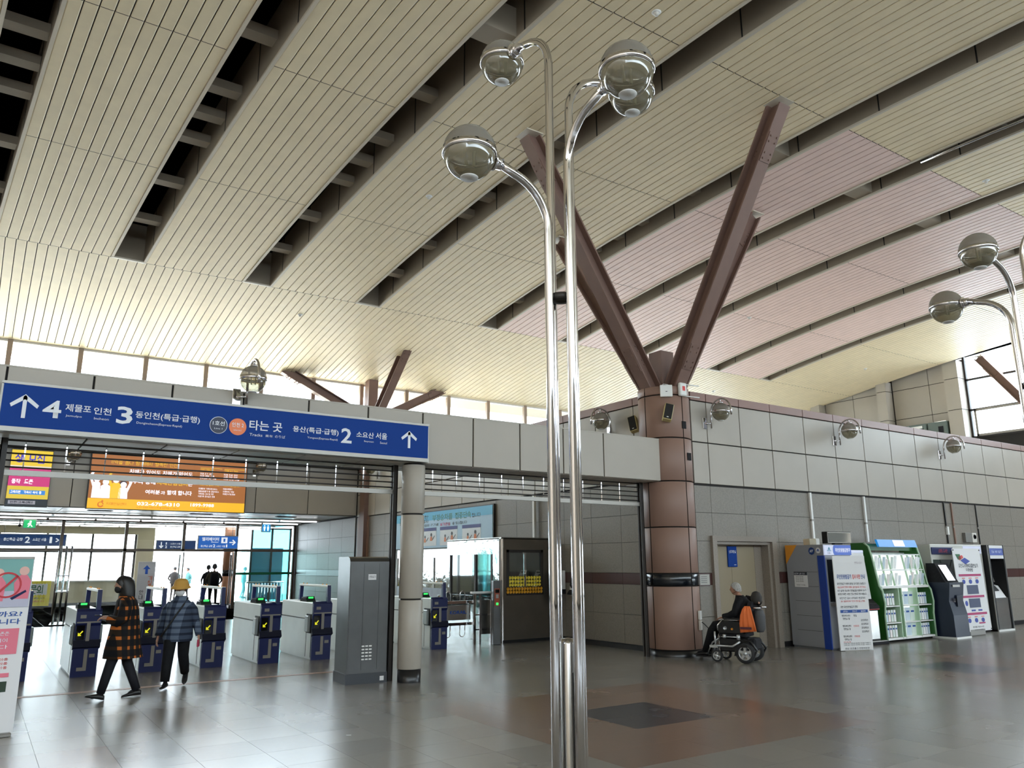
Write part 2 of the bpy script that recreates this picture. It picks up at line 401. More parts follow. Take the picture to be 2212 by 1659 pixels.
# slots: trimmed openings with side linings, joints and cross bars, black plenum above
BARS = [9.0, 11.3, 13.0, 13.9, 14.8, 16.6, 18.4]
for si, (xa, xb) in enumerate(SLOTS):
    ye, y0 = 19.83, -.6
    sl = MB(); n = 20; D = .95
    mb = sl
    for x in (xa + .05, xb - .05):
        vs = []
        for i in range(n + 1):
            y = y0 + (ye - y0) * i / n; vs += [(fan(x, y), y, zc(y) + .0), (fan(x, y), y, zc(y) + D)]
        mb.add(vs, [(2 * i, 2 * i + 1, 2 * i + 3, 2 * i + 2) for i in range(n)])
    mb.add([(xa, ye, zc(ye)), (xb, ye, zc(ye)), (xb, ye, zc(ye) + D), (xa, ye, zc(ye) + D)], [(0, 1, 2, 3)])
    slot = mb.obj('ceiling_slot', MATS['slot_wall'], ceiling)
    mb = MB()
    for x0_, x1_ in ((xa - .005, xa + .055), (xb - .055, xb + .005)):
        vs = []
        for i in range(n + 1):
            y = y0 + (ye - y0) * i / n; z = zc(y)
            vs += [(fan(x0_, y), y, z + .02), (fan(x0_, y), y, z - .02), (fan(x1_, y), y, z - .02), (fan(x1_, y), y, z + .02)]
        mb.add(vs, [(4 * i + j, 4 * i + j + 1, 4 * i + j + 5, 4 * i + j + 4) for i in range(n) for j in range(3)])
    mb.box(xa, xb, ye - .06, ye, zc(ye) - .018, zc(ye) + .02)
    mb.obj('slot_trim', MATS['slot_trim'], slot)
    mb = MB(); arch(mb, xa, xb, y0, ye, D, 12); mb.obj('plenum', MATS['dark_void'], slot)
    if xa > -2:
        mb = MB(); y = 18.9
        while y > 2:
            for x, s in ((xa + .05, 1), (xb - .05, -1)): mb.box(fan(x, y), fan(x, y) + s * .006, y - .012, y + .012, zc(y) + .02, zc(y) + D)
            y -= 1.72
        mb.obj('lining_joints', MATS['black'], slot)
        for yb in BARS:
            deep = abs(yb - 9.0) < .01
            h = (.03, .55) if deep else (.30, .46)
            MB().box(fan(xa, yb) + .03, fan(xb, yb) - .03, yb - .13 if not deep else yb - .2, yb + .13 if not deep else yb + .2, zc(yb) + h[0], zc(yb) + h[1]).obj('cross_bar', MATS['slot_wall'], slot)
# small fittings on the ceiling
for (x, y, lab) in ((7.42, 7.17, 'round white ceiling detector above the tallest lamp globe'), (7.2, 13.93, 'round white ceiling detector left of the lamp post arms'), (6.89, 21.17, 'small grey ceiling detector low over the blue sign'), (17.04, 7.11, 'round white ceiling detector beside the pink planks'), (28.4, 17.2, 'round white ceiling detector near the grey cabinets'), (19.6, 15.6, 'round white ceiling detector on the pink planks'), (24.5, 21.6, 'round white ceiling detector just above the brown coping')):
    t = thing('ceiling_detector', lab, 'detector', (x, y, zc(y)), 0, 'detectors on the arched ceiling')
    MB().lathe([(0.001, -.015), (.055, -.015), (.075, 0), (.075, .02)], seg=16).obj('base', MATS['white'], t)
    MB().lathe([(0.001, -.06), (.03, -.055), (.04, -.015)], seg=14).obj('sensor', MATS['offwhite'], t)
t = thing('ceiling_conduit', 'thin shiny conduit along a slot edge beside the pink planks', 'conduit', (15.0, 6.4, zc(6.4)))
MB().tube([(0, y - 6.4, zc(y) - zc(6.4) - .05) for y in (7.4, 6.7, 6, 5.3, 4.6, 4)], .03, 8).obj('pipe', MATS['chrome'], t)
for y in (7.2, 5.8, 4.4): MB().box(-.02, .02, y - 6.44, y - 6.36, zc(y) - zc(6.4) - .05, zc(y) - zc(6.4)).obj('clip', MATS['alu'], t)

# ================================================================ WALLS
def panels(parent, quads, m, name='panel', th=.03, face='y-', pos=0, gap=.011, bev=.004):
    """proud flat pieces: quads (a0,a1,z0,z1) along the wall; face y- : front at y=pos ; x- : front at x=pos"""
    cache = {}
    for a0, a1, z0, z1 in quads:
        w, h = a1 - a0 - 2 * gap, z1 - z0 - 2 * gap
        key = (round(w, 3), round(h, 3))
        if key not in cache:
            mb = MB()
            if face == 'y-': mb.box(0, w, 0, th, 0, h, bev)
            else: mb.box(0, th, 0, w, 0, h, bev)
            cache[key] = mb.mesh(name, m)
        link(name, cache[key], parent, (a0 + gap, pos, z0 + gap) if face == 'y-' else (pos, a0 + gap, z0 + gap))
FJ = [11.38, 11.83, 12.81, 13.8, 14.93, 16.04, 17.17, 18.3, 19.42, 20.54, 21.67, 22.81, 23.96, 25.1, 26.23, 27.36, 28.5, 29.6, 30.6, 31.4]
DX0, DX1, DZ = 11.9, 13.45, 2.08            # door opening
wall = MB().box(11.3, DX0, 10.68, 10.95, 0, 4.94).box(DX0, DX1, 10.68, 10.95, DZ, 4.94).box(DX1, 31.4, 10.68, 10.95, 0, 4.94).obj('wall_front', MATS['panel_joint'])
tag(wall, 'wall of beige panels over grey granite with a brown coping', None, None, 'structure')
q = [(a, b, z0, z1) for a, b in zip(FJ, FJ[1:]) for z0, z1 in ((3.15, 3.97), (3.97, 4.8))]
panels(wall, q, MATS['panel'], 'panel', .03, 'y-', 10.65)
panels(wall, [(a, b, 4.8, 4.98) for a, b in zip(FJ, FJ[1:])], MATS['coping'], 'coping', .34, 'y-', 10.64, .008)
GZ = [.1, .66, 1.24, 1.46, 2.06, 2.6, 3.12]
def granite_rows(parent, joints, face, pos, skip=None, rows=GZ):
    for z0, z1 in zip(rows, rows[1:]):
        band = abs(z0 - 1.24) < .01
        q = []
        for a, b in zip(joints, joints[1:]):
            if skip and z0 < skip[2] - .15:
                if a >= skip[0] - .02 and b <= skip[1] + .02: continue
                if a < skip[0] < b: b = skip[0]
                elif a < skip[1] < b: a = skip[1]
            q.append((a, b, z0, z1))
        panels(parent, q, MATS['granite_band' if band else 'granite'], 'granite_slab', .02, face, pos, .003, .002)
granite_rows(wall, FJ[:15], 'y-', 10.665, (11.78, 13.6, 2.14))
panels(wall, [(25.1 + 1.5 * k, min(31.4, 26.6 + 1.5 * k), .1, 3.12) for k in range(5) if 25.1 + 1.5 * k < 31.3], MATS['granite'], 'granite_slab', .02, 'y-', 10.665, .003, .002)
tag(MB().box(13.62, 31.4, 10.64, 10.68, 0, .1).box(11.3, 11.76, 10.64, 10.68, 0, .1).obj('baseboard_front', MATS['base_stone']), 'black stone skirting under the granite wall', None, None, 'structure')
# side wall behind the pillar (faces the gates)
WX = 10.87
side = MB().box(WX + .03, WX + .3, 11.2, 26.3, 0, 4.94).box(WX + .03, WX + .3, 26.3, 32.5, 0, 3.3).obj('wall_side', MATS['panel_joint'])
tag(side, 'side wall of granite and beige panels running behind the gates', None, None, 'structure')
WJ = [11.3, 11.75, 12.96, 14.1, 15.25, 16.4, 17.55, 18.7, 19.85, 21.0, 22.15, 23.3, 24.45, 25.95]
panels(side, [(a, b, z0, z1) for a, b in zip(WJ, WJ[1:]) for z0, z1 in ((3.25, 4.0), (4.0, 4.8))], MATS['panel'], 'panel', .03, 'x-', WX)
panels(side, [(a, b, 4.8, 4.98) for a, b in zip(WJ, WJ[1:])], MATS['coping'], 'coping', .34, 'x-', WX - .01, .008)
WG = [11.3 + .95 * k for k in range(16)] + [25.95]
granite_rows(side, WG, 'x-', WX + .012, None, [.1, .66, 1.24, 1.46, 2.06, 2.6, 3.23])
granite_rows(side, [26.1, 27.3, 28.5, 29.7, 30.9, 32.2], 'x-', WX + .012, None, [.1, .66, 1.24, 1.46, 2.06, 2.6, 3.25])
MB().box(WX - .03, WX + .02, 24.9, 25.8, 0, 3.24).box(WX - .03, WX + .02, 24.9, 25.8, 0, .1).obj('pilaster', MATS['pillar'], side)
tag(MB().box(WX - .01, WX + .03, 11.3, 32.4, 0, .1).obj('baseboard_side', MATS['base_stone']), 'black stone skirting of the side wall behind the gates', None, None, 'structure')
# beam over the shutters
beam = MB().box(-7, 10.5, 10.68, 11.72, 3.16, 3.93).obj('wall_beam', MATS['panel_joint'])
tag(beam, 'deep beige panelled beam above the rolling shutters', None, None, 'structure')
BJ = [.95 - .907 * k for k in range(8, 0, -1)] + [.95 + .907 * k for k in range(0, 11)]
BJ = [x for x in BJ if x < 9.9] + [10.5]
panels(beam, [(a, b, 3.14, 3.94) for a, b in zip(BJ, BJ[1:])], MATS['panel'], 'panel', .03, 'y-', 10.65, .012)
cache = None
for a, b in zip(BJ, BJ[1:]):
    MB().box(a + .012, b - .012, 10.7, 11.1, 3.145, 3.16).box(a + .012, b - .012, 11.16, 11.7, 3.145, 3.16).obj('soffit_panel', MATS['offwhite'], beam)
MB().box(-7, 10.5, 10.66, 11.74, 3.93, 3.95).obj('beam_cap', MATS['panel'], beam)
# far wall over the corridor mouth, with the clerestory above it
back = MB().box(-12, WX + .1, 26.03, 26.3, 3.32, 4.95).box(-12, 31.5, 25.55, 26.3, 4.9, 5.0).box(WX + .1, 31.5, 25.6, 26.3, 0, 4.95).obj('wall_back', MATS['panel_joint'])
tag(back, 'far beige panelled wall above the corridor mouth', None, None, 'structure')
KJ = [10.87 - 1.76 * k for k in range(13, -1, -1)]
panels(back, [(a, b, z0, z1) for a, b in zip(KJ, KJ[1:]) for z0, z1 in ((3.3, 4.18), (4.18, 4.95))], MATS['panel'], 'panel', .03, 'y-', 26.0)
win = struct('window_1', 'long band of bright clerestory windows under the arched ceiling')
MX = [.08 + 1.772 * k for k in range(-7, 18)]
for x in MX: MB().box(x - .065, x + .065, 25.56, 25.7, 5.0, 7.93).obj('mullion', mat('mullion_brown', (150, 130, 114), .45), win)
pmesh = MB().box(.04, 1.732, 25.62, 25.63, 5.05, 7.84).mesh('pane', MATS['pane'])
for x in MX[:-1]: link('pane', pmesh, win, (x, 0, 0))
MB().box(-12.3, 31.4, 25.58, 25.68, 7.84, 7.98).obj('head_rail', MATS['offwhite'], win)
MB().box(-12.3, 31.4, 25.56, 25.7, 5.0, 5.05).obj('sill_rail', MATS['alu'], win)
# upper floor slab of the rooms behind the front wall
tag(MB().box(11.15, 31.4, 10.95, 25.6, 4.3, 4.75).obj('floor_upper', MATS['offwhite']), 'upper floor slab behind the brown coping', None, None, 'structure')
# gable end: panelled wall, pilasters and a big window
gab = MB().box(31.5, 31.8, 15.0, 26.3, 0, 9.45).box(31.5, 31.8, -10.6, 15.0, 2.4, 6.3).box(31.5, 31.8, -10.6, -7, 0, 4.6).box(31.5, 31.8, 2, 15, 0, 4.6).box(31.5, 31.8, -7, 8, 0, .2).box(31.5, 31.8, -10.6, 1.0, 6.3, 9.6).obj('wall_gable', MATS['panel_joint'])
tag(gab, 'end wall of beige panels and pilasters under the arched ceiling', None, None, 'structure')
gq = [(a, b, z0, z1) for a, b in ((15.6, 16.4), (16.4, 17.95), (18.45, 19.8), (19.8, 21.2), (21.7, 23.6), (23.6, 25.5)) for z0, z1 in ((4.7, 6.3), (6.3, 7.45), (7.45, 8.68), (8.68, 9.5))]
panels(gab, [k for k in gq if zc((k[0] + k[1]) / 2) > k[2]], MATS['panel'], 'panel', .03, 'x-', 31.47)
panels(gab, [(8.0, 10.5, .1 + 2.05 * j, 2.15 + 2.05 * j) for j in range(3)], MATS['panel'], 'panel', .03, 'x-', 31.47)
w5 = struct('window_5', 'glazed entrance front out of the picture on the right')
for k in range(6): MB().box(31.55, 31.65, -7 + 1.875 * k - .04, -7 + 1.875 * k + .04, .2, 2.4).obj('mullion', MATS['alu'], w5)
for k in range(5): MB().box(31.6, 31.61, -6.96 + 1.875 * k, -5.165 + 1.875 * k, .2, 2.4).obj('pane', MATS['pane'], w5)
for y0_, y1_ in ((15.0, 15.55), (18.0, 18.42), (21.22, 21.66)):
    for z0, z1 in ((4.7, 6.3), (6.3, 7.42), (7.42, 8.66), (8.66, zc(y0_) + .05)):
        if z1 - z0 > .05: MB().box(31.02, 31.5, y0_, y1_, z0 + .012, z1 - .012).obj('pilaster', MATS['panel'], gab)
    MB().box(31.05, 31.5, y0_ + .02, y1_ - .02, 4.7, zc(y0_) - .02).obj('pilaster_core', MATS['panel_joint'], gab)
w2 = struct('window_2', 'tall bright window in the end wall behind the far lamp post')
for y in (1.0, 3.8, 6.6, 9.4, 12.2, 14.96): MB().box(31.5, 31.6, y - .04, y + .04, 6.3, 9.6).obj('mullion', MATS['frame_dark'], w2)
for z in (6.33, 7.4, 8.6): MB().box(31.5, 31.6, 1.0, 15.0, z - .04, z + .04).obj('transom', MATS['frame_dark'], w2)
for y in (1.0, 3.8, 6.6, 9.4, 12.2):
    for z0, z1 in ((6.37, 7.36), (7.44, 8.56), (8.64, 9.5)): MB().box(31.54, 31.55, y + .04, y + 2.72, z0, z1).obj('pane', MATS['pane'], w2)
MB().box(31.44, 31.5, 13.0, 13.08, 6.35, 7.4).box(31.44, 31.5, 14.7, 14.78, 6.35, 7.4).box(31.44, 31.5, 13.0, 14.78, 7.32, 7.4).box(31.44, 31.5, 13.0, 14.78, 6.35, 6.43).obj('sash', MATS['alu'], w2)
# hall sides out of the picture
lf = MB().box(-12.4, -12, -10.9, 46, 0, 5).box(-12.4, -12, -10.9, 46, 5, 10).obj('wall_left', MATS['panel'])
tag(lf, 'plain beige end wall of the hall out of the picture', None, None, 'structure')
nr = MB().box(-12.3, 31.8, -10.9, -10.6, 0, 5.6).obj('wall_near', MATS['panel'])
tag(nr, 'low wall and lintel under the near windows', None, None, 'structure')
w3 = struct('window_3', 'row of tall windows behind the viewer')
for k in range(26): MB().box(-12.3 + 1.77 * k - .04, -12.3 + 1.77 * k + .04, -10.8, -10.7, 5.6, 7.95).obj('mullion', MATS['alu'], w3)
for z0, z1 in ((5.6, 7.93),):
    pm_ = MB().box(.05, 1.72, -10.75, -10.74, z0, z1).mesh('pane', MATS['pane'])
    for k in range(25): link('pane', pm_, w3, (-12.3 + 1.77 * k, 0, 0))

# ================================================================ COLUMNS
def ibeam(p0, p1, h=.30, w=.28, tf=.03, tw=.03):
    """H section from p0 to p1, web in the vertical plane; returns a MB and its frame"""
    p0, p1 = Vector(p0), Vector(p1); d = (p1 - p0); L = d.length; d.normalize()
    s = d.cross(Vector((0, 0, 1))).normalized(); n = s.cross(d).normalized(); c = (p0 + p1) / 2
    mb = MB()
    mb.obox(c - n * (h / 2 - tf / 2), d, s, n, L / 2, w / 2, tf / 2).obox(c + n * (h / 2 - tf / 2), d, s, n, L / 2, w / 2, tf / 2).obox(c, d, s, n, L / 2, tw / 2, h / 2 - tf)
    return mb, d, s, n, L
def strut(parent, p0, p1, h=.3, w=.28, plates=(.13, .86)):
    mb, d, s, n, L = ibeam(p0, p1, h, w)
    o = mb.obj('strut', MATS['steel_brown'], parent); p0 = Vector(p0)
    for f in plates:
        c = p0 + d * (L * f)
        pl = MB()
        pl.obox(c - n * (h / 2 + .008), d, s, n, .26, w / 2 - .01, .008)
        for sg in (-1, 1): pl.obox(c + s * (sg * .022), d, s, n, .24, .008, h / 2 - .06)
        q = pl.obj('splice_plate', MATS['steel_brown'], o)
        bt = MB()
        for a in (-.2, -.1, .1, .2):
            for b in (-.08, .08):
                e = c + d * a + s * b - n * (h / 2 + .016); bt.cyl(e, e - n * .018, .017, 8, None, False)
                for sg in (-1, 1):
                    e = c + d * a + n * b + s * (sg * .03); bt.cyl(e, e + s * (sg * .018), .015, 8, None, False)
        bt.obj('bolts', MATS['steel_brown'], o)
    foot = p0 + d * (L - .01)
    MB().obox(foot + Vector((0, 0, .015)), (1, 0, 0), (0, 1, 0), (0, 0, 1), .19, .19, .012).obj('tip_plate', MATS['slot_trim'], o)
    return o
PX, PY = 10.92, 10.92
col = thing('branching_column', 'thick round brown pillar with four slanting steel struts on top', 'pillar', (PX, PY, 0))
MB().lathe([(.45, 0), (.45, 4.9)], seg=40).obj('core', MATS['panel_joint'], col)
MB().lathe([(.485, 0), (.485, .12), (.44, .12)], seg=40).obj('plinth', MATS['base_stone'], col)
for z0, z1 in ((.12, 1.24), (1.24, 1.46), (1.46, 2.3), (2.3, 3.15), (3.15, 3.97), (3.97, 4.8), (4.8, 4.98)):
    band = abs(z0 - 1.24) < .01; r = .502 if band else .495
    g = .012; e = .02
    me = MB().lathe([(r - .03, z0 + g), (r - .004, z0 + g), (r, z0 + g + .004), (r, z1 - g - .004), (r - .004, z1 - g), (r - .03, z1 - g)], seg=14, a0=e, a1=math.pi / 2 - e).mesh('cladding', MATS['pillar_band' if band else 'pillar'])
    for k in range(4): link('cladding', me, col, None, k * math.pi / 2)
MB().lathe([(.001, 4.965), (.47, 4.965)], seg=40).obj('cap', MATS['pillar'], col)
MB().box(-.17, .17, -.17, .17, 4.96, 5.75).obj('hub_post', MATS['steel_brown'], col)
for (dx, dy, zt) in ((-1, 0, 9.55), (1, 0, 9.55), (0, -1, 9.62), (0, 1, 9.33)):
    strut(col, (dx * .30, dy * .30, 4.97), (dx * 3.18, dy * 3.22, zt))
for nm, (dx, dy), z in (('access_cover', (.02, -.50), 4.22), ('access_cover', (.12, -.492), 3.62)):
    MB().box(dx - .05, dx + .05, dy - .01, dy + .02, z - .07, z + .07).obj(nm, MATS['cloth_charcoal'], col)
c2 = thing('branching_column', 'distant square brown post with slanting struts before the clerestory', 'pillar', (PX, 25.2, 0))
MB().box(-.17, .17, -.17, .17, 5.6, zc(25.2) + .03).obj('post', MATS['steel_brown'], c2)
MB().box(-.2, .2, -.2, .2, 0, 5.6).obj('post_base', MATS['steel_brown'], c2)
strut(c2, (-.2, 0, 6.6), (-3.15, .1, 8.02)); strut(c2, (.2, 0, 6.6), (2.9, .1, 8.02)); strut(c2, (0, -.2, 6.35), (0, -2.93, 8.75))
c3 = thing('branching_column', 'far brown strut rising in front of the end wall window', 'pillar', (31.2, PY, 0))
MB().box(-.2, .2, -.2, .2, 5.0, 6.2).obj('post', MATS['steel_brown'], c3)
strut(c3, (0, .3, 5.0), (0, 3.3, 9.33)); strut(c3, (0, -.3, 5.0), (0, -3.22, 9.6)); strut(c3, (-.3, 0, 5.0), (-3.15, 0, 9.53))
def round_column(x, lab):
    t = thing('round_column', lab, 'column', (x, 10.76, 0), 0, 'slim columns under the beam')
    MB().lathe([(.15, 0), (.15, 3.14)], seg=28).obj('core', MATS['panel_joint'], t)
    MB().lathe([(.17, 0), (.17, .17), (.14, .17)], seg=28).obj('plinth', MATS['base_stone'], t)
    for z0, z1 in ((.17, 1.15), (1.15, 2.38), (2.38, 3.13)):
        MB().lathe([(.15, z0 + .012), (.172, z0 + .012), (.175, z0 + .016), (.175, z1 - .016), (.172, z1 - .012), (.15, z1 - .012)], seg=28).obj('sleeve', MATS['panel'], t)
round_column(5.40, 'slim round off-white column beside the tall steel cabinet')
round_column(-.13, 'slim round off-white column at the left edge behind the pink banner')
# ================================================================ small Hangul print: strokes put together from letter parts
_B = {'ㄱ': [[(0, 1), (1, 1), (.9, 0)]], 'ㄴ': [[(0, 1), (0, 0), (1, 0)]], 'ㄷ': [[(1, 1), (0, 1), (0, 0), (1, 0)]], 'ㄹ': [[(0, 1), (1, 1), (1, .5), (0, .5), (0, 0), (1, 0)]], 'ㅁ': [[(0, 0), (0, 1), (1, 1), (1, 0), (0, 0)]], 'ㅂ': [[(0, 1), (0, 0), (1, 0), (1, 1)], [(0, .5), (1, .5)]],
      'ㅅ': [[(.5, 1), (.45, .6), (0, 0)], [(.48, .6), (1, 0)]], 'ㅇ': [[(.5, 1), (.9, .8), (1, .5), (.9, .2), (.5, 0), (.1, .2), (0, .5), (.1, .8), (.5, 1)]], 'ㅈ': [[(0, 1), (1, 1)], [(.5, 1), (.4, .5), (0, 0)], [(.5, .6), (1, 0)]], 'ㅊ': [[(.3, 1.15), (.7, 1.15)], [(0, .85), (1, .85)], [(.5, .85), (.4, .4), (0, 0)], [(.5, .5), (1, 0)]],
      'ㅋ': [[(0, 1), (1, 1), (.9, 0)], [(0, .5), (.95, .5)]], 'ㅌ': [[(1, 1), (0, 1), (0, 0), (1, 0)], [(0, .5), (.9, .5)]], 'ㅍ': [[(0, 1), (1, 1)], [(.3, 1), (.3, 0)], [(.7, 1), (.7, 0)], [(0, 0), (1, 0)]], 'ㅎ': [[(.3, 1.15), (.7, 1.15)], [(0, .85), (1, .85)], [(.5, .65), (.9, .5), (.9, .15), (.5, 0), (.1, .15), (.1, .5), (.5, .65)]]}
_I = 'ㄱ ㄱㄱ ㄴ ㄷ ㄷㄷ ㄹ ㅁ ㅂ ㅂㅂ ㅅ ㅅㅅ ㅇ ㅈ ㅈㅈ ㅊ ㅋ ㅌ ㅍ ㅎ'.split()
_F = [''] + 'ㄱ ㄱㄱ ㄱㅅ ㄴ ㄴㅈ ㄴㅎ ㄷ ㄹ ㄹㄱ ㄹㅁ ㄹㅂ ㄹㅅ ㄹㅌ ㄹㅍ ㄹㅎ ㅁ ㅂ ㅂㅅ ㅅ ㅅㅅ ㅇ ㅈ ㅊ ㅋ ㅌ ㅍ ㅎ'.split()
_VV = {0: (1, 0), 1: (2, 1), 2: (1, 0, 2), 3: (2, 1, 2), 4: (1, -1), 5: (2, -1), 6: (1, -1, 2), 7: (2, -1, 2), 20: (1, None)}
def syllable(ch):
    """strokes of one letter in a unit box"""
    n = ord(ch) - 0xAC00
    if not 0 <= n < 11172: return [[(.2, .1), (.8, .9)], [(.2, .9), (.8, .9)]] if ch.isalnum() else []
    i, m, f = n // 588, (n % 588) // 28, n % 28
    lo = .36 if f else 0.0; out = []
    def put(js, x0, y0, x1, y1):
        k = len(js)
        for q, j in enumerate(js):
            a = x0 + (x1 - x0) * q / k + (.02 if q else 0); b = x0 + (x1 - x0) * (q + 1) / k - (.02 if q < k - 1 else 0)
            for st in _B[j]: out.append([(a + (b - a) * p[0], y0 + (y1 - y0) * p[1]) for p in st])
    vert = m in _VV; both = m in (9, 10, 11, 14, 15, 16, 19)
    if vert or both:
        put(_I[i], .04, lo + (.3 if both else .14), .52, .92)
        vm = m if vert else {9: 0, 10: 1, 11: 20, 14: 4, 15: 5, 16: 20, 19: 20}[m]
        spec = _VV[vm]; xs = (.80,) if spec[0] == 1 else (.72, .92)
        for x in xs: out.append([(x, lo + .02), (x, 1)])
        if spec[1] is not None:
            mid = lo + (1 - lo) * .55; offs = (0,) if len(spec) == 2 else (-.1, .1)
            for o_ in offs:
                if spec[1] == 0: out.append([(.80, mid + o_), (.98, mid + o_)])
                elif spec[1] == 1: out.append([(.72, mid + o_), (.92, mid + o_)])
                else: out.append([(xs[0] - .16, mid + o_), (xs[0], mid + o_)])
    if not vert:
        y = lo + .14; hm = m if m in (8, 12, 13, 17, 18) else {9: 8, 10: 8, 11: 8, 14: 13, 15: 13, 16: 13, 19: 18}[m]
        x1 = .60 if both else 1.0
        if not both: put(_I[i], .2, lo + .36, .8, .95)
        out.append([(0, y), (x1, y)]); c = x1 / 2
        if hm == 8: out.append([(c, y), (c, y + .16)])
        if hm == 12: out += [[(c - .12, y), (c - .12, y + .16)], [(c + .12, y), (c + .12, y + .16)]]
        if hm == 13: out.append([(c, y), (c, y - .16)])
        if hm == 17: out += [[(c - .12, y), (c - .12, y - .16)], [(c + .12, y), (c + .12, y - .16)]]
    if f: put(_F[f], .18, 0, .82, .30)
    return out
def hangul(s, box, mtl, parent, fr, w=.11, name='lettering'):
    """one printed line of strokes fitted into box"""
    adv = [(.45 if c == ' ' else 1.08) for c in s]; tot = sum(adv); x = 0
    O, U, V = (Vector(k) for k in fr); mb = MB(); sx = (box[2] - box[0]) / tot; sy = box[3] - box[1]
    for c, a in zip(s, adv):
        for st in syllable(c):
            for p, q in zip(st, st[1:]):
                d = Vector((q[0] - p[0], q[1] - p[1]))
                if d.length < 1e-5: continue
                d.normalize(); nn = Vector((-d.y, d.x)) * (w / 2); e = d * (w * .35)
                pts = [(p[0] - e.x + nn.x, p[1] - e.y + nn.y), (p[0] - e.x - nn.x, p[1] - e.y - nn.y), (q[0] + e.x - nn.x, q[1] + e.y - nn.y), (q[0] + e.x + nn.x, q[1] + e.y + nn.y)]
                mb.add([O + U * (box[0] + (x + t[0]) * sx) + V * (box[1] + t[1] * sy) for t in pts], [(0, 1, 2, 3)])
        x += a
    if mb.v: mb.obj(name, mtl, parent)
# ================================================================ BLUE DIRECTION SIGN ON THE BEAM
sg = thing('direction_sign', 'long blue direction sign in Korean above the left shutter', 'sign', (2.75, 10.5, 3.17))
MB().box(-2.74, 2.77, .015, .14, .0, .55).obj('case', MATS['alu'], sg)
MB().box(-2.72, 2.75, 0, .015, .035, .53).obj('face', MATS['sign_blue'], sg)
MB().box(-2.74, 2.77, -.005, .15, .53, .56).obj('top_rail', MATS['alu'], sg)
MB().box(-2.74, 2.77, -.005, .15, -.02, .035).obj('bottom_rail', MATS['alu'], sg)
SF = ((-2.75, -.004, -3.17), (1, 0, 0), (0, 0, 1))
sw = MATS['sign_white']
def arrow_up(mb, fr, x0, z0, x1, z1, w=.04):
    c = (x0 + x1) / 2; h = z1 - z0; hw = (x1 - x0) / 2
    flatpoly(mb, fr, [(c - w / 2, z0), (c + w / 2, z0), (c + w / 2, z1 - w * .8), (c, z1 - w * .2), (c - w / 2, z1 - w * .8)], .002)
    for s in (-1, 1):
        flatpoly(mb, fr, [(c, z1), (c, z1 - w * 1.5), (c + s * (hw - w * .4), z1 - hw * .95 - w * .5), (c + s * hw, z1 - hw * .95 + w * .4)][::s], .002)
for a in ((.11, 3.31, .40, 3.59), (5.05, 3.34, 5.31, 3.60)):
    m_ = MB(); arrow_up(m_, SF, *a); m_.obj('arrow', sw, sg)
for s, b, bd in (('4', (.44, 3.34, .63, 3.55), .02), ('제물포', (.67, 3.435, .94, 3.525), .012), ('Jemulpo', (.68, 3.365, .85, 3.395), 0), ('인천', (.97, 3.43, 1.16, 3.515), .012), ('Incheon', (.98, 3.365, 1.14, 3.393), 0),
                 ('3', (1.22, 3.34, 1.40, 3.555), .02), ('동인천(특급·급행)', (1.43, 3.415, 2.19, 3.515), .012), ('Dongincheon(Express·Rapid)', (1.45, 3.35, 1.98, 3.385), 0), ('타는 곳', (2.82, 3.405, 3.26, 3.54), .015),
                 ('Tracks', (2.83, 3.325, 3.0, 3.362), 0), ('乗车', (3.04, 3.325, 3.14, 3.36), 0), ('のりば', (3.17, 3.325, 3.31, 3.365), 0), ('용산(특급·급행)', (3.41, 3.42, 4.07, 3.515), .012), ('Yongsan(Express·Rapid)', (3.62, 3.35, 4.06, 3.385), 0),
                 ('2', (4.11, 3.335, 4.27, 3.55), .02), ('소요산', (4.34, 3.435, 4.61, 3.52), .012), ('서울', (4.64, 3.435, 4.82, 3.53), .012), ('Soyosan', (4.46, 3.368, 4.61, 3.40), 0), ('Seoul', (4.71, 3.368, 4.82, 3.40), 0)):
    text(s, b, sw, sg, 'lettering', SF, bd)
for cx, m_, t1, t2 in ((2.425, mat('disc_navy', (22, 30, 62), .4), '1호선', 'Line 1'), (2.67, mat('disc_orange', (238, 124, 66), .4), '인천 2', 'Incheon Line 2')):
    k = flatpoly(MB(), SF, disc(cx, 3.43, .112, 32), .002).obj('line_badge', sw if t2 == 'Line 1' else m_, sg)
    k2 = flatpoly(MB(), SF, disc(cx, 3.43, .106, 32), .0015, .002).obj('badge_face', m_, k)
    F2 = ((-2.75, -.0085, -3.17), (1, 0, 0), (0, 0, 1))
    text(t1, (cx - .075, 3.425, cx + .075, 3.485), sw, sg, 'lettering', F2, .01)
    text(t2, (cx - .05, 3.375, cx + .05, 3.395), sw, sg, 'lettering', F2)

# ================================================================ ROLLING SHUTTERS
def shutter(x0, x1, lab):
    t = thing('rolling_shutter', lab, 'shutter', ((x0 + x1) / 2, 11.05, 0), 0, 'rolled-up grille shutters under the beam')
    h = (x1 - x0) / 2
    for z in (2.80, 2.88, 2.965, 3.05, 3.12): MB().cyl((-h, 0, z), (h, 0, z), .011, 6).obj('rod', MATS['frame_dark'], t)
    MB().box(-h, h, -.025, .025, 2.70, 2.765).obj('bottom_rail', MATS['alu'], t)
    n = int(h * 2 / .44)
    for i in range(n):
        x = -h + .22 + i * (2 * h - .3) / n
        MB().box(x - .007, x + .007, -.006, .006, 2.76, 3.14).obj('link_strip', MATS['chrome'], t)
    for s in (-1, 1): MB().box(s * h - .035, s * h + .035, -.05, -.02, 0, 3.14).box(s * h - .035, s * h + .035, .02, .05, 0, 3.14).box(s * h + s * .02, s * h + s * .035, -.05, .05, 0, 3.14).obj('guide_rail', MATS['frame_dark'], t)
shutter(.12, 5.22, 'grille shutter rolled up over the ticket gates under the blue sign')
shutter(5.66, 10.32, 'grille shutter rolled up between the slim column and the brown pillar')

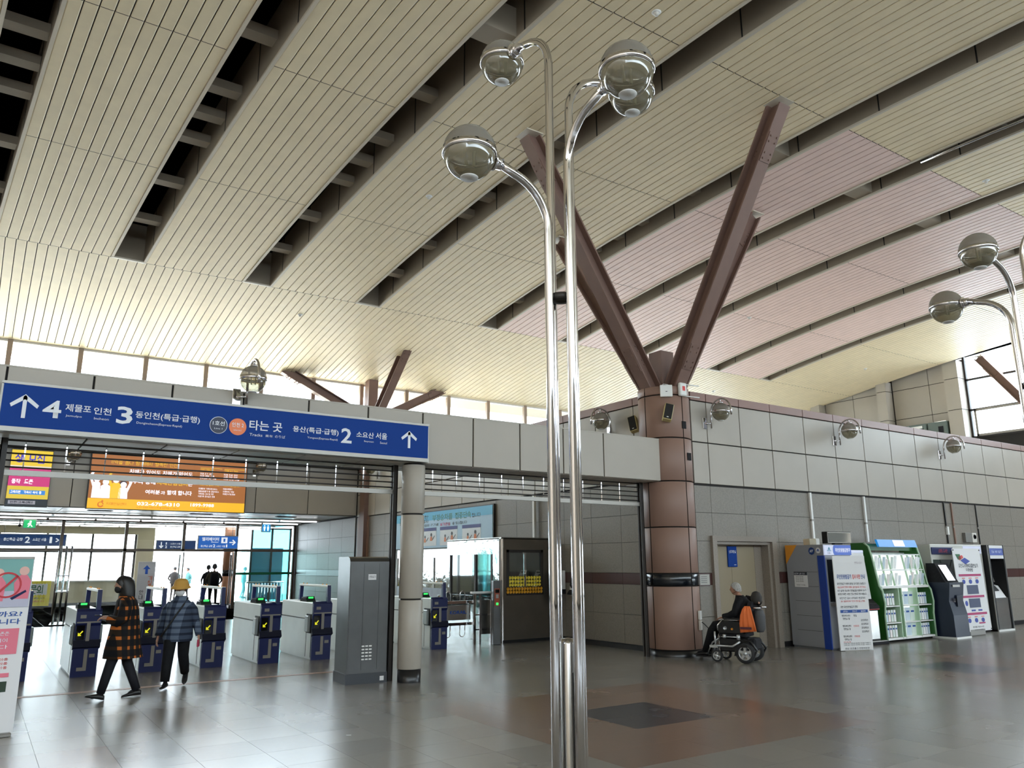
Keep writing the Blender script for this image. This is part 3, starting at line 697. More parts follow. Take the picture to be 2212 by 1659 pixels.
# ================================================================ LAMPS
dome = glass('lamp_dome', (.62, .60, .56), .12, .12, .45, (150, 145, 138))
bowl = glass('lamp_bowl', (.60, .57, .47), .10, .06, .38, (140, 133, 110))
bulb_m = mat('bulb', (235, 232, 220), .4)
def globe(parent, c, R, tilt=None, disc_=True):
    M = tilt or Matrix.Identity(3); c = Vector(c); n = 8
    up = [(R * math.cos(a), R * math.sin(a)) for a in [math.pi / 2 * i / n for i in range(n)]] + [(.001, R)]
    g = MB().lathe([(r, z + R * .06) for r, z in up], c, 28, M=M).obj('dome', dome, parent)
    lo = [(R * .97 * math.cos(a), -R * .97 * math.sin(a)) for a in [math.pi / 2 * i / 10 for i in range(9)]]
    MB().lathe([(r, z - R * .06) for r, z in lo], c, 28, M=M).obj('bowl', bowl, parent)
    MB().lathe([(R * .98, -R * .09), (R * 1.02, -R * .08), (R * 1.02, R * .14), (R * .98, R * .15)], c, 32, M=M).obj('band', MATS['chrome'], parent)
    r, z = lo[-1]
    if disc_: MB().lathe([(r * 1.12, z - R * .05), (r * 1.1, z - R * .085), (.001, z - R * .09)], c, 20, M=M).obj('bottom_disc', MATS['white'], parent)
    MB().tube([c + Vector((.03, 0, .02)), c + Vector((.03, 0, -.07)), c + Vector((-.02, 0, -.075)), c + Vector((-.03, 0, .02))], .009, 6).obj('bulb', bulb_m, parent)
def lamp_post(x, y, arms, label, z_top_sleeve=1.27):
    """four chrome tubes side by side, each bending over to a globe; arms: (dx, dy, globe height)"""
    t = thing('lamp_post', label, 'lamp', (x, y, 0))
    s = .085; rt = .026; R = .15
    for dx, dy, zg in arms:
        pts = [(dx * s, dy * s, 0.04), (dx * s, dy * s, 1.5), (dx * s, dy * s, zg - .33)]
        rb = .30; top = zg - .33
        for i in range(1, 9):
            a = math.radians(9.5 * i)
            pts.append((dx * (s + rb * (1 - math.cos(a))), dy * (s + rb * (1 - math.cos(a))), top + rb * math.sin(a)))
        q = Vector(pts[-1]); d = (q - Vector(pts[-2])).normalized()
        end = q + d * .12; pts.append(tuple(end))
        MB().tube(pts, rt, 14).obj('tube', MATS['chrome'], t)
        gc = Vector((dx * (s + rb + .24), dy * (s + rb + .24), zg)); ax = (gc - end).normalized()
        MB().cyl(end - d * .01, end + ax * .05, .038, 16).cyl(end + ax * .035, end + ax * .05, .055, 18).obj('socket', MATS['chrome'], t)
        globe(t, gc, R)
    MB().lathe([(.045, 0), (.045, z_top_sleeve - .03), (.035, z_top_sleeve - .005), (.001, z_top_sleeve)], seg=20).obj('centre_post', MATS['stainless'], t)
    MB().box(-.012, .026, -.047, -.042, .2, 1.1).obj('access_strip', MATS['stainless_dull'], t)
    for z in (.35, .8, 1.2): MB().lathe([(.0, .0), (.006, 0), (.004, .006)], (0.01, -.047, z), 8, M=Matrix.Rotation(math.pi / 2, 3, 'X')).obj('screw', MATS['chrome'], t)
    MB().lathe([(.115, 0), (.115, .03), (.2, .03), (.2, 0)], seg=28).lathe([(.001, .04), (.2, .04), (.21, .0)], seg=28).obj('floor_flange', MATS['chrome'], t)
    for z in (3.15,):
        MB().lathe([(.032, z - .018), (.062, z - .018), (.062, z + .018), (.032, z + .018), (.032, z - .018)], seg=20).obj('tie_ring', MATS['frame_dark'], t)
    return t
lamp_post(2.64, 3.42, ((-1, 0, 3.88), (0, -1, 4.28), (0, 1, 5.06), (1, 0, 4.71)), 'tall chrome lamp post with four globes in the middle of the hall')
lamp_post(7.42, 2.98, ((-1, 0, 4.23), (0, 1, 4.02), (0, -1, 4.62), (1, 0, 3.75)), 'chrome lamp post with globes at the right edge of the picture')
def wall_lamp(loc, rz, label):
    """local: wall plane at y=0, room towards -y; x to the right; origin at the mounting plate"""
    t = thing('wall_lamp', label, 'lamp', loc, rz, 'hooped globe wall lamps')
    MB().box(-.055, .055, -.02, 0, -.11, .11, .004).obj('back_plate', MATS['chrome'], t)
    MB().tube([(.0, -.02, 0), (.06, -.05, 0), (.12, -.07, 0)], .014, 10).obj('arm', MATS['chrome'], t)
    pts = [(.12, -.07, -.1), (.12, -.07, .2)] + [(.12, -.33 + .26 * math.cos(a), .2 + .26 * math.sin(a)) for a in [math.pi * i / 12 for i in range(1, 12)]] + [(.12, -.59, .2), (.12, -.59, .10)]
    MB().tube(pts, .018, 12).obj('hoop', MATS['chrome'], t)
    MB().cyl((.12, -.33, .45), (.12, -.33, .39), .015, 10).cyl((.12, -.33, .39), (.12, -.33, .365), .055, 16).obj('stem', MATS['chrome'], t)
    globe(t, (.12, -.33, .195), .175, None, True)
    return t
wall_lamp((11.76, 10.65, 4.36), 0, 'hooped globe wall lamp on the panels right beside the brown pillar')
wall_lamp((16.02, 10.65, 4.36), 0, 'hooped globe wall lamp above the green brochure rack')
wall_lamp((20.53, 10.65, 4.36), 0, 'hooped globe wall lamp farthest right along the front wall')
wall_lamp((2.66, 10.65, 3.86), 0, 'hooped globe wall lamp rising over the blue direction sign')
wall_lamp((10.87, 12.5, 4.36), -math.pi / 2, 'hooped globe wall lamp on the side wall half behind the lamp post')
wall_lamp((1.9, 26.0, 4.6), 0, 'small distant hooped lamp between the two billboards')
wall_lamp((7.25, 26.0, 4.58), 0, 'small distant hooped lamp right of the orange billboard')
wall_lamp((10.87, 24.3, 4.55), -math.pi / 2, 'small distant hooped lamp on the side wall over the steel cabinet')

# ================================================================ PILLAR FITTINGS
def on_pillar(ang, z, r=.5):
    a = math.radians(ang); return (PX + r * math.cos(a), PY + r * math.sin(a), z), a + math.pi / 2
def speaker(loc, rz, tilt, label):
    t = thing('wall_speaker', label, 'loudspeaker', loc, rz, 'slanted loudspeakers by the pillar'); t.rotation_euler = (math.radians(-14), math.radians(tilt), rz)
    MB().box(-.085, .085, -.16, -.02, -.165, .165, .012).obj('case', mat('speaker_case', (196, 182, 130), .5), t)
    MB().box(-.074, .074, -.172, -.158, -.152, .152, .004).obj('grille', MATS['black'], t)
    MB().box(-.018, .018, -.174, -.172, -.13, -.115).obj('badge', MATS['white'], t)
    MB().box(-.02, .02, -.03, .08, .1, .14).obj('bracket', MATS['frame_dark'], t)
p_, a_ = on_pillar(-128, 4.4, .52); speaker(p_, a_, 14, 'slanted cream loudspeaker with black grille on the brown pillar')
speaker((10.80, 11.62, 4.36), -math.pi / 2 + .5, -14, 'slanted cream loudspeaker with black grille on the panels left of the pillar')
p_, a_ = on_pillar(-128, 4.86, .505)
t = thing('router_box', 'flat white square box under the struts on the pillar rim', 'box', p_, a_)
MB().box(-.115, .115, -.05, 0, -.115, .115, .008).obj('case', MATS['white'], t)
MB().box(-.015, .02, -.052, -.05, -.02, -.008).obj('mark', MATS['ink'], t)
MB().tube([(-.08, -.02, .115), (-.04, -.01, .14), (.02, -.01, .13), (.06, -.01, .115)], .006, 6).obj('cable', MATS['white'], t)
p_, a_ = on_pillar(-92, 4.9, .505)
t = thing('wireless_access_point', 'white box with a red emblem and stick antennas on the pillar rim', 'antenna box', p_, a_)
MB().box(-.09, .09, -.08, 0, -.13, .13, .02).obj('case', MATS['white'], t)
MB().box(-.035, .035, -.083, -.079, -.03, .06, .002).obj('emblem', mat('emblem_red', (216, 60, 56), .4), t)
for z in (.11, -.12): MB().cyl((.06, -.03, z), (.42, -.06, z), .012, 8).obj('antenna', MATS['white'], t)
p_, a_ = on_pillar(-70, .66, .5)
t = thing('power_outlet', 'white socket box with a plugged cable low on the brown pillar', 'socket', p_, a_)
MB().box(-.045, .045, -.04, 0, -.02, .14, .006).obj('upper_box', MATS['white'], t)
MB().box(-.045, .045, -.04, 0, -.2, -.03, .006).obj('lower_box', MATS['offwhite'], t)
MB().tube([(.0, -.05, -.06), (.03, -.09, -.1), (.1, -.16, -.2)], .009, 6).obj('cable', MATS['black'], t)
t = thing('framed_notice', 'small framed notice plate between the pillar and the door', 'notice', (11.5, 10.66, 1.34))
MB().box(-.15, .15, -.02, 0, -.115, .115, .004).obj('frame', MATS['granite_band'], t)
MB().box(-.13, .13, -.024, -.018, -.095, .095).obj('sheet', mat('notice_grey', (176, 174, 168), .5), t)
for k in range(4): MB().box(-.1, .06, -.026, -.0235, .05 - .035 * k, .058 - .035 * k).obj('print_line', MATS['ink'], t)

# ================================================================ DOOR
dr = struct('door_1', 'beige double door in a stepped grey stone frame')
GM = mat('stone_frame', (138, 128, 118), .4, 0, .4, (50, .2))
MB().box(11.74, 11.86, 10.6, 10.9, 0, 2.16).box(11.86, 11.92, 10.66, 10.9, 0, 2.1).obj('jamb', GM, dr)
MB().box(13.5, 13.64, 10.6, 10.9, 0, 2.16).box(13.43, 13.5, 10.66, 10.9, 0, 2.1).obj('jamb', GM, dr)
MB().box(11.86, 13.5, 10.6, 10.9, 2.06, 2.16).box(11.92, 13.43, 10.66, 10.9, 2.0, 2.06).obj('lintel', GM, dr)
DM = mat('door_leaf', (150, 138, 116), .45, 0, .4)
for a, b in ((11.925, 12.5), (12.506, 13.2), (13.206, 13.425)): MB().box(a, b, 10.84, 10.88, .01, 2.0).obj('leaf', DM if b < 13.3 else GM, dr)
t = thing('door_sign', 'small blue sign with white lettering high on the beige door', 'sign', (12.52, 10.84, 1.77))
MB().box(-.13, .13, -.03, 0, -.2, .2, .004).obj('plate', MATS['sign_blue'], t)
hangul('신호계전실', (-.1, .07, .1, .12), sw, t, ((0, -.033, 0), (1, 0, 0), (0, 0, 1)), .14)
MB().box(.03, .09, -.032, -.03, -.165, -.155).obj('small_print', sw, t)
# conduits and boxes on the wall
for x, z0, r, m_, lab in ((14.93, 2.12, .03, 'white', 'white vertical conduit over the grey kiosk'), (16.92, 2.1, .03, 'white', 'white vertical conduit left of the green rack'), (20.42, 2.1, .018, 'black', 'black cable drop with a small white box above the book machine'), (20.78, 2.1, .022, 'pillar', 'thin brown vertical conduit above the book machine'), (22.02, 2.1, .014, 'black', 'thin black cable drop above the cash machine')):
    t = thing('wall_conduit', lab, 'conduit', (x, 10.66, z0))
    MB().box(-r, r, -r * 1.4, 0, 0, 3.13 - z0).obj('duct', MATS[m_], t)
    MB().box(-r - .01, r + .01, -r * 1.4 - .003, 0, .4, .44).obj('strap', MATS['alu'], t)
    if r == .018: MB().box(-.02, .05, -.05, 0, .22, .42).obj('junction', MATS['white'], t)
t = thing('wall_box', 'small grey meter box on the granite above the book machine', 'box', (21.45, 10.66, 2.26))
MB().box(-.27, .05, -.08, 0, -.12, .12, .004).obj('door_plate', mat('meter_grey', (120, 118, 114), .45), t)
MB().box(.05, .27, -.09, 0, -.12, .12, .004).obj('body', MATS['offwhite'], t)
MB().lathe([(.0, .0), (.06, 0), (.05, .02)], (.16, -.09, .02), 16, M=Matrix.Rotation(math.pi / 2, 3, 'X')).obj('dial', MATS['cloth_charcoal'], t)
# electric cabinets on the upper floor
for i, (y, lab) in enumerate(((16.0, 'grey-green electric cabinet on the upper floor, nearest the window'), (16.78, 'grey-green electric cabinet on the upper floor with a white name plate'), (17.56, 'grey-green electric cabinet on the upper floor, farthest from the window'))):
    t = thing('electric_cabinet', lab, 'cabinet', (31.2, y, 4.75), 0, 'electric cabinets on the upper floor')
    cm = mat('cabinet_green', (92, 104, 98), .45)
    MB().box(-.25, .2, -.37, .37, 0, 2.3, .01).obj('body', cm, t)
    MB().box(-.27, -.25, -.35, .35, .1, 2.25).obj('door', cm, t)
    MB().box(-.275, -.27, -.25, -.05, 1.85, 2.1).obj('louvre', MATS['cloth_charcoal'], t)
    if i == 1: MB().box(-.276, -.27, -.2, .25, 2.12, 2.22).obj('name_plate', MATS['white'], t)

# ================================================================ CABINET BESIDE THE COLUMN
t = thing('steel_cabinet', 'tall brushed steel cabinet with rounded top beside the slim column', 'cabinet', (4.84, 11.22, 0), math.radians(-4))
MB().box(-.31, .31, -.28, .28, 0, .14).obj('plinth', mat('plinth_dark', (70, 72, 76), .4, .6), t)
MB().prism([(-.27, .14), (-.27, 1.69), (-.24, 1.74), (-.18, 1.76), (.27, 1.76), (.27, .14)], 0, -.30, .30).obj('body', MATS['stainless_dull'], t)
for x0, x1 in ((-.285, -.09), (-.085, .145), (.15, .285)): MB().box(x0, x1, -.276, -.27, .19, 1.66).obj('front_panel', MATS['stainless_dull'], t)
lb = MB().box(-.02, .1, -.28, -.276, 1.43, 1.51).obj('label', MATS['paper'], t)
hangul('신형정류기', (-.012, 1.455, .092, 1.488), MATS['ink'], t, ((0, -.282, 0), (1, 0, 0), (0, 0, 1)))
for c in range(3):
    for r in range(5): MB().box(-.085 + .055 * c, -.045 + .055 * c, -.282, -.275, .32 + .045 * r, .338 + .045 * r).obj('vent_slot', MATS['white'], t)
MB().box(.2, .26, -.284, -.28, .03, .09).obj('sticker', MATS['paper'], t)
# ================================================================ TICKET GATES
def make_gate(label):
    """local: front (navy end) at y=0, body running to +y, x from 0 to .34"""
    t = thing('ticket_gate', label, 'ticket gate', (0, 0, 0), 0, 'ticket gates in a row')
    Wd, L, H = .34, 1.75, .98
    MB().box(0, Wd, .03, L, .03, .68).box(.02, Wd - .02, .05, L - .02, 0, .03).obj('lower_body', MATS['gate_white'], t)
    MB().box(0, Wd, .03, L, .69, H, .012).obj('upper_body', MATS['gate_white'], t)
    MB().box(.006, Wd - .006, .05, L - .02, .68, .69).obj('seam', MATS['black'], t)
    for s in (0, 1):
        x = -.004 if s == 0 else Wd; 
        MB().box(x, x + .004, .045, .052, .04, .68).box(x, x + .004, .30, .306, .04, .68).obj('side_seam', MATS['black'], t)
    # navy end: kicked-out foot, waist and head
    MB().prism([(.03, 0), (-.02, 0), (-.03, .42), (.0, .52), (.0, .74), (-.03, .78), (-.03, .96), (.03, 1.0)], 0, -.005, Wd + .005).obj('end_shell', MATS['navy'], t)
    MB().prism([(-.002, .40), (-.075, .44), (-.03, .54), (-.002, .54)], 0, -.02, Wd + .02).obj('bumper', MATS['navy_dark'], t)
    MB().box(.15, .20, -.038, -.02, .52, .80).box(.15, .20, -.034, -.02, .12, .40).box(.07, .20, -.034, -.02, .09, .14).obj('stripe', MATS['gate_grey'], t)
    MB().box(.01, .33, -.038, -.02, .79, .81).obj('stripe', MATS['gate_grey'], t)
    MB().box(.05, .13, -.036, -.028, .86, .91).obj('plate', MATS['gate_grey'], t)
    MB().box(.225, .30, -.036, -.026, .28, .33).obj('plate', MATS['gate_grey'], t)
    MB().box(.015, .13, -.012, .0, .54, .76).obj('display', MATS['screen_black'], t)
    fr = ((0, -.014, 0), (1, 0, 0), (0, 0, 1)); a = MB()
    flatpoly(a, fr, [(.04, .60), (.085, .60), (.085, .615), (.055, .615), (.055, .645), (.04, .645)][::1], .002)
    flatpoly(a, fr, [(.05, .622), (.062, .610), (.11, .665), (.098, .677)], .002)
    a.obj('arrow', MATS['yellow_led'], t)
    # flap doors on both sides
    for x0, x1 in ((-.055, -.0), (Wd, Wd + .05)): MB().box(x0, x1, .10, .27, .47, .75, .012).obj('flap', mat('flap', (150, 156, 156), .25, .1), t)
    MB().box(-.012, 0, .06, .30, .45, .78).obj('flap_recess', MATS['black'], t)
    # hoop over the top
    MB().prism([(-.02, .80), (.055, .80), (.075, 1.28), (.01, 1.28)], 0, .255, .32).obj('hoop_post', MATS['navy'], t)
    MB().prism([(1.50, .97), (1.57, .97), (1.53, 1.28), (1.46, 1.28)], 0, .255, .32).obj('hoop_post', MATS['navy'], t)
    MB().box(.25, .325, .01, 1.53, 1.245, 1.285, .008).obj('hoop_bar', MATS['offwhite'], t)
    for y in (.15, .35, 1.2, 1.4): MB().lathe([(.012, 0), (.010, .018), (.001, .022)], (.287, y, 1.285), 8).obj('sensor', MATS['kiosk_orange'], t)
    # card reader
    MB().prism([(.48, .98), (.86, .98), (.86, 1.03), (.56, 1.045)], 0, .05, .22).obj('reader', MATS['cloth_charcoal'], t)
    MB().prism([(.53, 1.04), (.545, 1.075), (.82, 1.055), (.82, 1.04)], 0, .06, .21).obj('reader_hood', MATS['black'], t)
    MB().box(.09, .18, .518, .532, 1.035, 1.065).obj('lamp', MATS['green_led'], t)
    MB().box(.08, .2, .20, .27, .981, .986).obj('slot_lamp', MATS['green_led'], t)
    return t
GY = 14.12
GX = [(.47, 'navy and white ticket gate mostly hidden by the pink banner'), (1.40, 'navy and white ticket gate left of the woman in the plaid coat'), (2.35, 'navy and white ticket gate between the two walking women'), (3.28, 'navy and white ticket gate right behind the woman in blue checks'), (4.22, 'navy and white ticket gate third from the steel cabinet'),
      (5.15, 'navy and white ticket gate second from the steel cabinet'), (6.08, 'ticket gate with a red lamp next to the steel cabinet'), (7.70, 'ticket gate right of the slim column by the steel fence')]
g0 = make_gate(GX[0][1]); g0.location = (GX[0][0], GY, 0)
for x, lab in GX[1:]:
    c = copytree(g0, (x, GY if x < 7 else 14.4, 0), 0, lab)
    if 'red lamp' in lab:
        for ch in c.children:
            if ch.name.startswith('lamp'):
                ch.data = ch.data.copy(); ch.data.materials[0] = MATS['red_led']

# ================================================================ FENCE, CARD POST, BOOTH, TICKET WINDOWS
t = thing('steel_fence', 'low chrome fence with looped rails beside the booth', 'fence', (8.55, 14.9, 0))
for x in (-.42, .46): MB().cyl((x, 0, 0), (x, 0, 1.02), .028, 12).obj('post', MATS['chrome'], t)
for z in (.42, .86): MB().box(-.42, .46, -.012, .012, z - .03, z + .03).obj('rail', MATS['chrome'], t)
for x in (-.2, .15):
    for z0, z1 in ((.86, 1.08), (.42, .16)):
        s = 1 if z1 > z0 else -1
        MB().tube([(x - .06, 0, z0), (x - .06, 0, z1 - s * .06)] + [(x - .06 * math.cos(a), 0, z1 - s * .06 + s * .06 * math.sin(a)) for a in [math.pi * i / 8 for i in range(1, 8)]] + [(x + .06, 0, z1 - s * .06), (x + .06, 0, z0)], .011, 8).obj('loop', MATS['chrome'], t)
MB().box(-.3, .34, -.018, -.012, .5, .8).obj('plate', MATS['stainless'], t)
text('KORAIL', (-.16, .62, .24, .69), MATS['sign_blue'], t, 'lettering', ((0, -.021, 0), (1, 0, 0), (0, 0, 1)), .02)
t = thing('swing_gate', 'chrome framed swing gate with a bright top rail before the booth', 'gate', (9.02, 14.75, 0))
for x in (-.12, .02, .3): MB().box(x - .02, x + .02, -.02, .02, 0, 1.03).obj('post', MATS['chrome'], t)
MB().box(-.2, .34, -.045, .045, 1.03, 1.075, .01).obj('top_rail', MATS['white'], t)
MB().box(.02, .3, -.012, .012, .2, .9).obj('leaf', MATS['stainless'], t)
for z in (.3, .6): MB().box(-.12, .3, -.015, .015, z - .015, z + .015).obj('rail', MATS['chrome'], t)
t = thing('card_post', 'slim steel card reader post with an orange panel by the booth', 'card reader', (9.28, 14.48, 0), math.radians(-8))
MB().box(-.085, .085, -.05, .05, 0, 1.3, .008).obj('body', MATS['stainless_dull'], t)
MB().box(-.06, .06, -.056, -.05, .78, 1.14).obj('panel', mat('post_orange', (150, 66, 36), .4), t)
MB().box(-.045, .045, -.06, -.056, 1.05, 1.12).obj('screen', MATS['screen_black'], t)
MB().box(-.03, .03, -.062, -.056, .94, 1.02).obj('reader', MATS['alu'], t)
MB().box(-.025, .025, -.062, -.056, .80, .85).obj('lamp', MATS['green_led'], t)
bo = thing('control_booth', 'mirror-finish steel control booth with a yellow dotted window', 'booth', (9.5, 14.62, 0))
bs = mat('booth_front', (128, 120, 110), .30, .85, .5, (2, .1), (1.2, .1))
MB().box(.06, 1.33, 0, .04, .0, .98).box(.06, .14, 0, .04, .98, 1.95).box(1.12, 1.33, 0, .04, .98, 1.95).box(.06, 1.33, 0, .04, 1.95, 2.2).obj('front_panel', bs, bo)
MB().lathe([(.09, 0), (.09, 2.2)], (.09, .09, 0), 10, math.pi, math.pi * 1.5).obj('corner_tube', MATS['chrome'], bo)
MB().box(0, .04, .09, 2.4, 0, .95).box(0, .04, .09, .35, .95, 1.86).box(0, .04, 2.25, 2.4, .95, 1.86).box(0, .04, .09, 2.4, 1.86, 2.2).obj('side_panel', MATS['mirror_steel'], bo)
MB().box(-.01, .05, 1.05, 1.12, .95, 1.86).box(-.01, .05, .35, .41, .95, 1.86).box(-.01, .05, 2.2, 2.26, .95, 1.86).obj('side_window_frame', MATS['frame_dark'], bo)
MB().box(.015, .025, .41, 1.05, .95, 1.86).obj('side_pane', MATS['booth_glass'], bo); MB().box(.015, .025, 1.12, 2.2, .95, 1.86).obj('side_pane', MATS['booth_glass'], bo)
MB().box(.14, .2, -.012, .03, 1.0, 1.95).box(1.06, 1.12, -.012, .03, 1.0, 1.95).box(.14, 1.12, -.012, .03, 1.89, 1.95).box(.14, 1.12, -.012, .03, .98, 1.02).obj('window_frame', MATS['frame_dark'], bo)
MB().box(.6, .65, -.01, .02, 1.02, 1.89).obj('window_mullion', MATS['chrome'], bo)
for a, b in ((.2, .6), (.65, 1.06)): MB().box(a, b, .01, .016, 1.02, 1.89).obj('window_pane', MATS['booth_glass'], bo)
MB().box(0, 1.33, 0, 2.4, 2.18, 2.22).obj('roof', MATS['stainless'], bo)
MB().box(.04, 1.33, 2.35, 2.4, 0, 2.18).box(1.3, 1.33, 0, 2.4, 0, 2.18).obj('inner_wall', mat('booth_inside', (150, 150, 146), .6), bo)
MB().box(1.335, 1.36, -.02, .02, 0, 2.2).obj('edge_post', MATS['frame_dark'], bo)
MB().box(.04, 1.33, -.01, .03, 0, .06).obj('kick_plate', MATS['base_stone'], bo)
dm = {k: MB().lathe([(.0005, -.004), (.036, -.004), (.036, 0)], (0, 0, 0), 14, M=Matrix.Rotation(math.pi / 2, 3, 'X')).mesh('dot_sticker', MATS[k]) for k in ('yellow', 'amber')}
for r in range(5):
    for c in range(13 if r < 2 else 12):
        if r < 2: link('dot_sticker', dm['amber'], bo, (.16 + .074 * c, -.022, 1.05 + .068 * r))
        else: link('dot_sticker', dm['yellow'], bo, (.23 + .072 * c, .003, 1.05 + .075 * r))
t = thing('ticket_window', 'steel framed ticket office windows under the light blue poster', 'ticket window', (10.42, 17.1, 0))
MB().box(0, .44, 0, 4.6, 0, 1.02).obj('counter', MATS['stainless_dull'], t)
MB().box(0, .44, 0, 4.6, 1.82, 2.05).obj('header', MATS['stainless'], t)
for k in range(5): MB().box(-.01, .05, k * 1.14, k * 1.14 + .05, 1.02, 1.82).obj('mullion', MATS['alu'], t)
for k in range(4): MB().box(.012, .022, k * 1.14 + .05, k * 1.14 + 1.14, 1.02, 1.82).obj('pane', MATS['mirror_steel'], t)
# poster on the side wall
t = thing('wall_poster', 'large light blue fare evasion poster on the side wall behind the column', 'poster', (10.84, 19.9, 2.1))
pf = ((-.03, 19.9, -2.1), (0, -1, 0), (0, 0, 1))      # u runs towards -y : u = -(y)
U = lambda y: -(y)
MB().box(-.02, .03, -2.9, 2.95, -.02, 1.05).obj('frame', MATS['frame_dark'], t)
MB().box(-.028, -.02, -2.86, 2.91, .0, 1.02).obj('sheet', mat('poster_blue', (176, 208, 232), .5), t)
fr = ((-.028, 0, 0), (0, -1, 0), (0, 0, 1))           # local u = -y
V = lambda y: 19.9 - y
flat(MB(), fr, -2.91, .78, 2.86, 1.02).obj('header_band', mat('poster_band', (96, 184, 222), .5), t)
fr2 = ((-.032, 0, 0), (0, -1, 0), (0, 0, 1))
pg, pk = mat('poster_green', (40, 120, 110), .5), MATS['ink']
text('부정승차를', (V(20.27), .75, V(19.1), .93), pg, t, 'lettering', fr2, .02); text('집중단속', (V(18.95), .75, V(18.1), .93), pg, t, 'lettering', fr2, .02); hangul('합니다', (V(18.05), .76, V(17.6), .86), pk, t, fr2)
hangul('안전하고 편리한', (V(22.4), .84, V(20.5), .93), pk, t, fr2); hangul('철도 이용을 위한 열차', (V(22.4), .72, V(20.5), .81), pk, t, fr2)
hangul('적발 시 승차구간 운임의 30배', (V(22.2), .61, V(19.9), .68), pk, t, fr2); hangul('부가운임', (V(19.8), .6, V(19.2), .68), mat('poster_pink', (216, 70, 130), .5), t, fr2, .14); hangul('을 징수합니다', (V(19.1), .61, V(18.3), .68), pk, t, fr2)
pw = mat('poster_card', (226, 232, 238), .5); ph = mat('poster_hdr', (44, 52, 124), .5); pb = mat('figure_orange', (216, 120, 60), .5)
for ya, yb in ((22.3, 21.3), (21.0, 20.02), (19.8, 18.82), (18.56, 17.61)):
    cd = flat(MB(), fr, V(ya), .06, V(yb), .57, .003).obj('card', pw, t)
    flat(MB(), fr2, V(ya), .48, V(yb), .57, .003).obj('card_header', ph, cd)
    for dx, dz, s in ((.3, .26, .8), (.68, .30, 1)):
        c = V(ya) + dx
        mb = MB(); flatpoly(mb, fr2, disc(c, dz + .07 * s, .05 * s, 14), .003); mb.obj('figure_head', MATS['hair'], cd)
        mb = MB(); flatpoly(mb, fr2, [(c - .05 * s, dz + .02), (c - .07 * s, dz - .1), (c + .07 * s, dz - .1), (c + .05 * s, dz + .02)][::-1], .003); mb.obj('figure_body', pb, cd)
        mb = MB(); flatpoly(mb, fr2, [(c + .08, dz - .08), (c + .2, dz + .02), (c + .2, dz + .045), (c + .08, dz - .05)], .003); mb.obj('figure_bar', MATS['ink'], cd)
# public telephones on the side wall
for y, lab in ((13.62, 'white public telephone on the side wall behind the lamp post'), (14.25, 'second public telephone half hidden by the left lamp tube')):
    t = thing('public_telephone', lab, 'telephone', (10.86, y, 1.0), 0, 'public telephones on the side wall')
    MB().prism([(0, .1), (-.17, .1), (-.12, .36), (-.05, .5), (0, .5)], 1, -.13, .13).obj('body', MATS['white'], t)
    MB().prism([(0, 0), (-.24, 0), (-.22, .05), (-.17, .1), (0, .1)], 1, -.14, .14).obj('base', MATS['cloth_charcoal'], t)
    MB().prism([(0, -.2), (-.1, -.2), (-.1, 0), (0, 0)], 1, -.1, .1).obj('bracket', MATS['alu'], t)
    MB().tube([(-.14, .08, .14), (-.18, .08, .2), (-.15, .08, .34), (-.1, .08, .4)], [.03, .02, .02, .03], 8).obj('handset', MATS['cloth_charcoal'], t)
    MB().obox((-.12, -.03, .32), (-.18, 0, .5), (0, 1, 0), (.5, 0, .18), .06, .05, .006).obj('keypad', MATS['alu'], t)
    MB().obox((-.075, -.02, .45), (-.18, 0, .36), (0, 1, 0), (.5, 0, .18), .02, .06, .006).obj('display', MATS['screen_black'], t)
t = thing('hanging_board', 'white edge of a hanging board over the booth roof', 'board', (10.8, 15.2, 2.24))
MB().box(-.03, .03, -.05, .03, 0, 1.0, .004).obj('board', MATS['white'], t); MB().box(-.02, .06, -.03, .02, 1.0, 1.02).obj('bracket', MATS['alu'], t)

# ================================================================ BILLBOARDS ON THE FAR WALL
bb = thing('billboard', 'wide glowing orange and yellow billboard on the far wall', 'billboard', (4.73, 25.87, 3.28))
MB().box(-2.27, 2.27, 0, .12, -.02, 1.60).obj('case', MATS['frame_dark'], bb)
BF = ((-4.73, -.004, -3.28), (1, 0, 0), (0, 0, 1)); BF2 = ((-4.73, -.010, -3.28), (1, 0, 0), (0, 0, 1))
MB().box(-2.24, 2.24, -.004, 0, 0, 1.58).obj('screen', mat('led_brown', (176, 108, 50), .4, emit=.85), bb)
flat(MB(), BF, 2.49, 3.28, 6.97, 3.57, .003).obj('yellow_band', mat('led_yellow', (246, 188, 34), .4, emit=1.0), bb)
lw_, ly, lo_ = mat('led_white', (250, 244, 255), .4, emit=1.25), mat('led_gold', (250, 200, 50), .4, emit=1.0), mat('led_orange', (226, 120, 30), .4, emit=.9)
hangul('기억을 품다 함께해서 행복한 인천', (2.96, 4.60, 4.87, 4.72), ly, bb, BF2, .09)
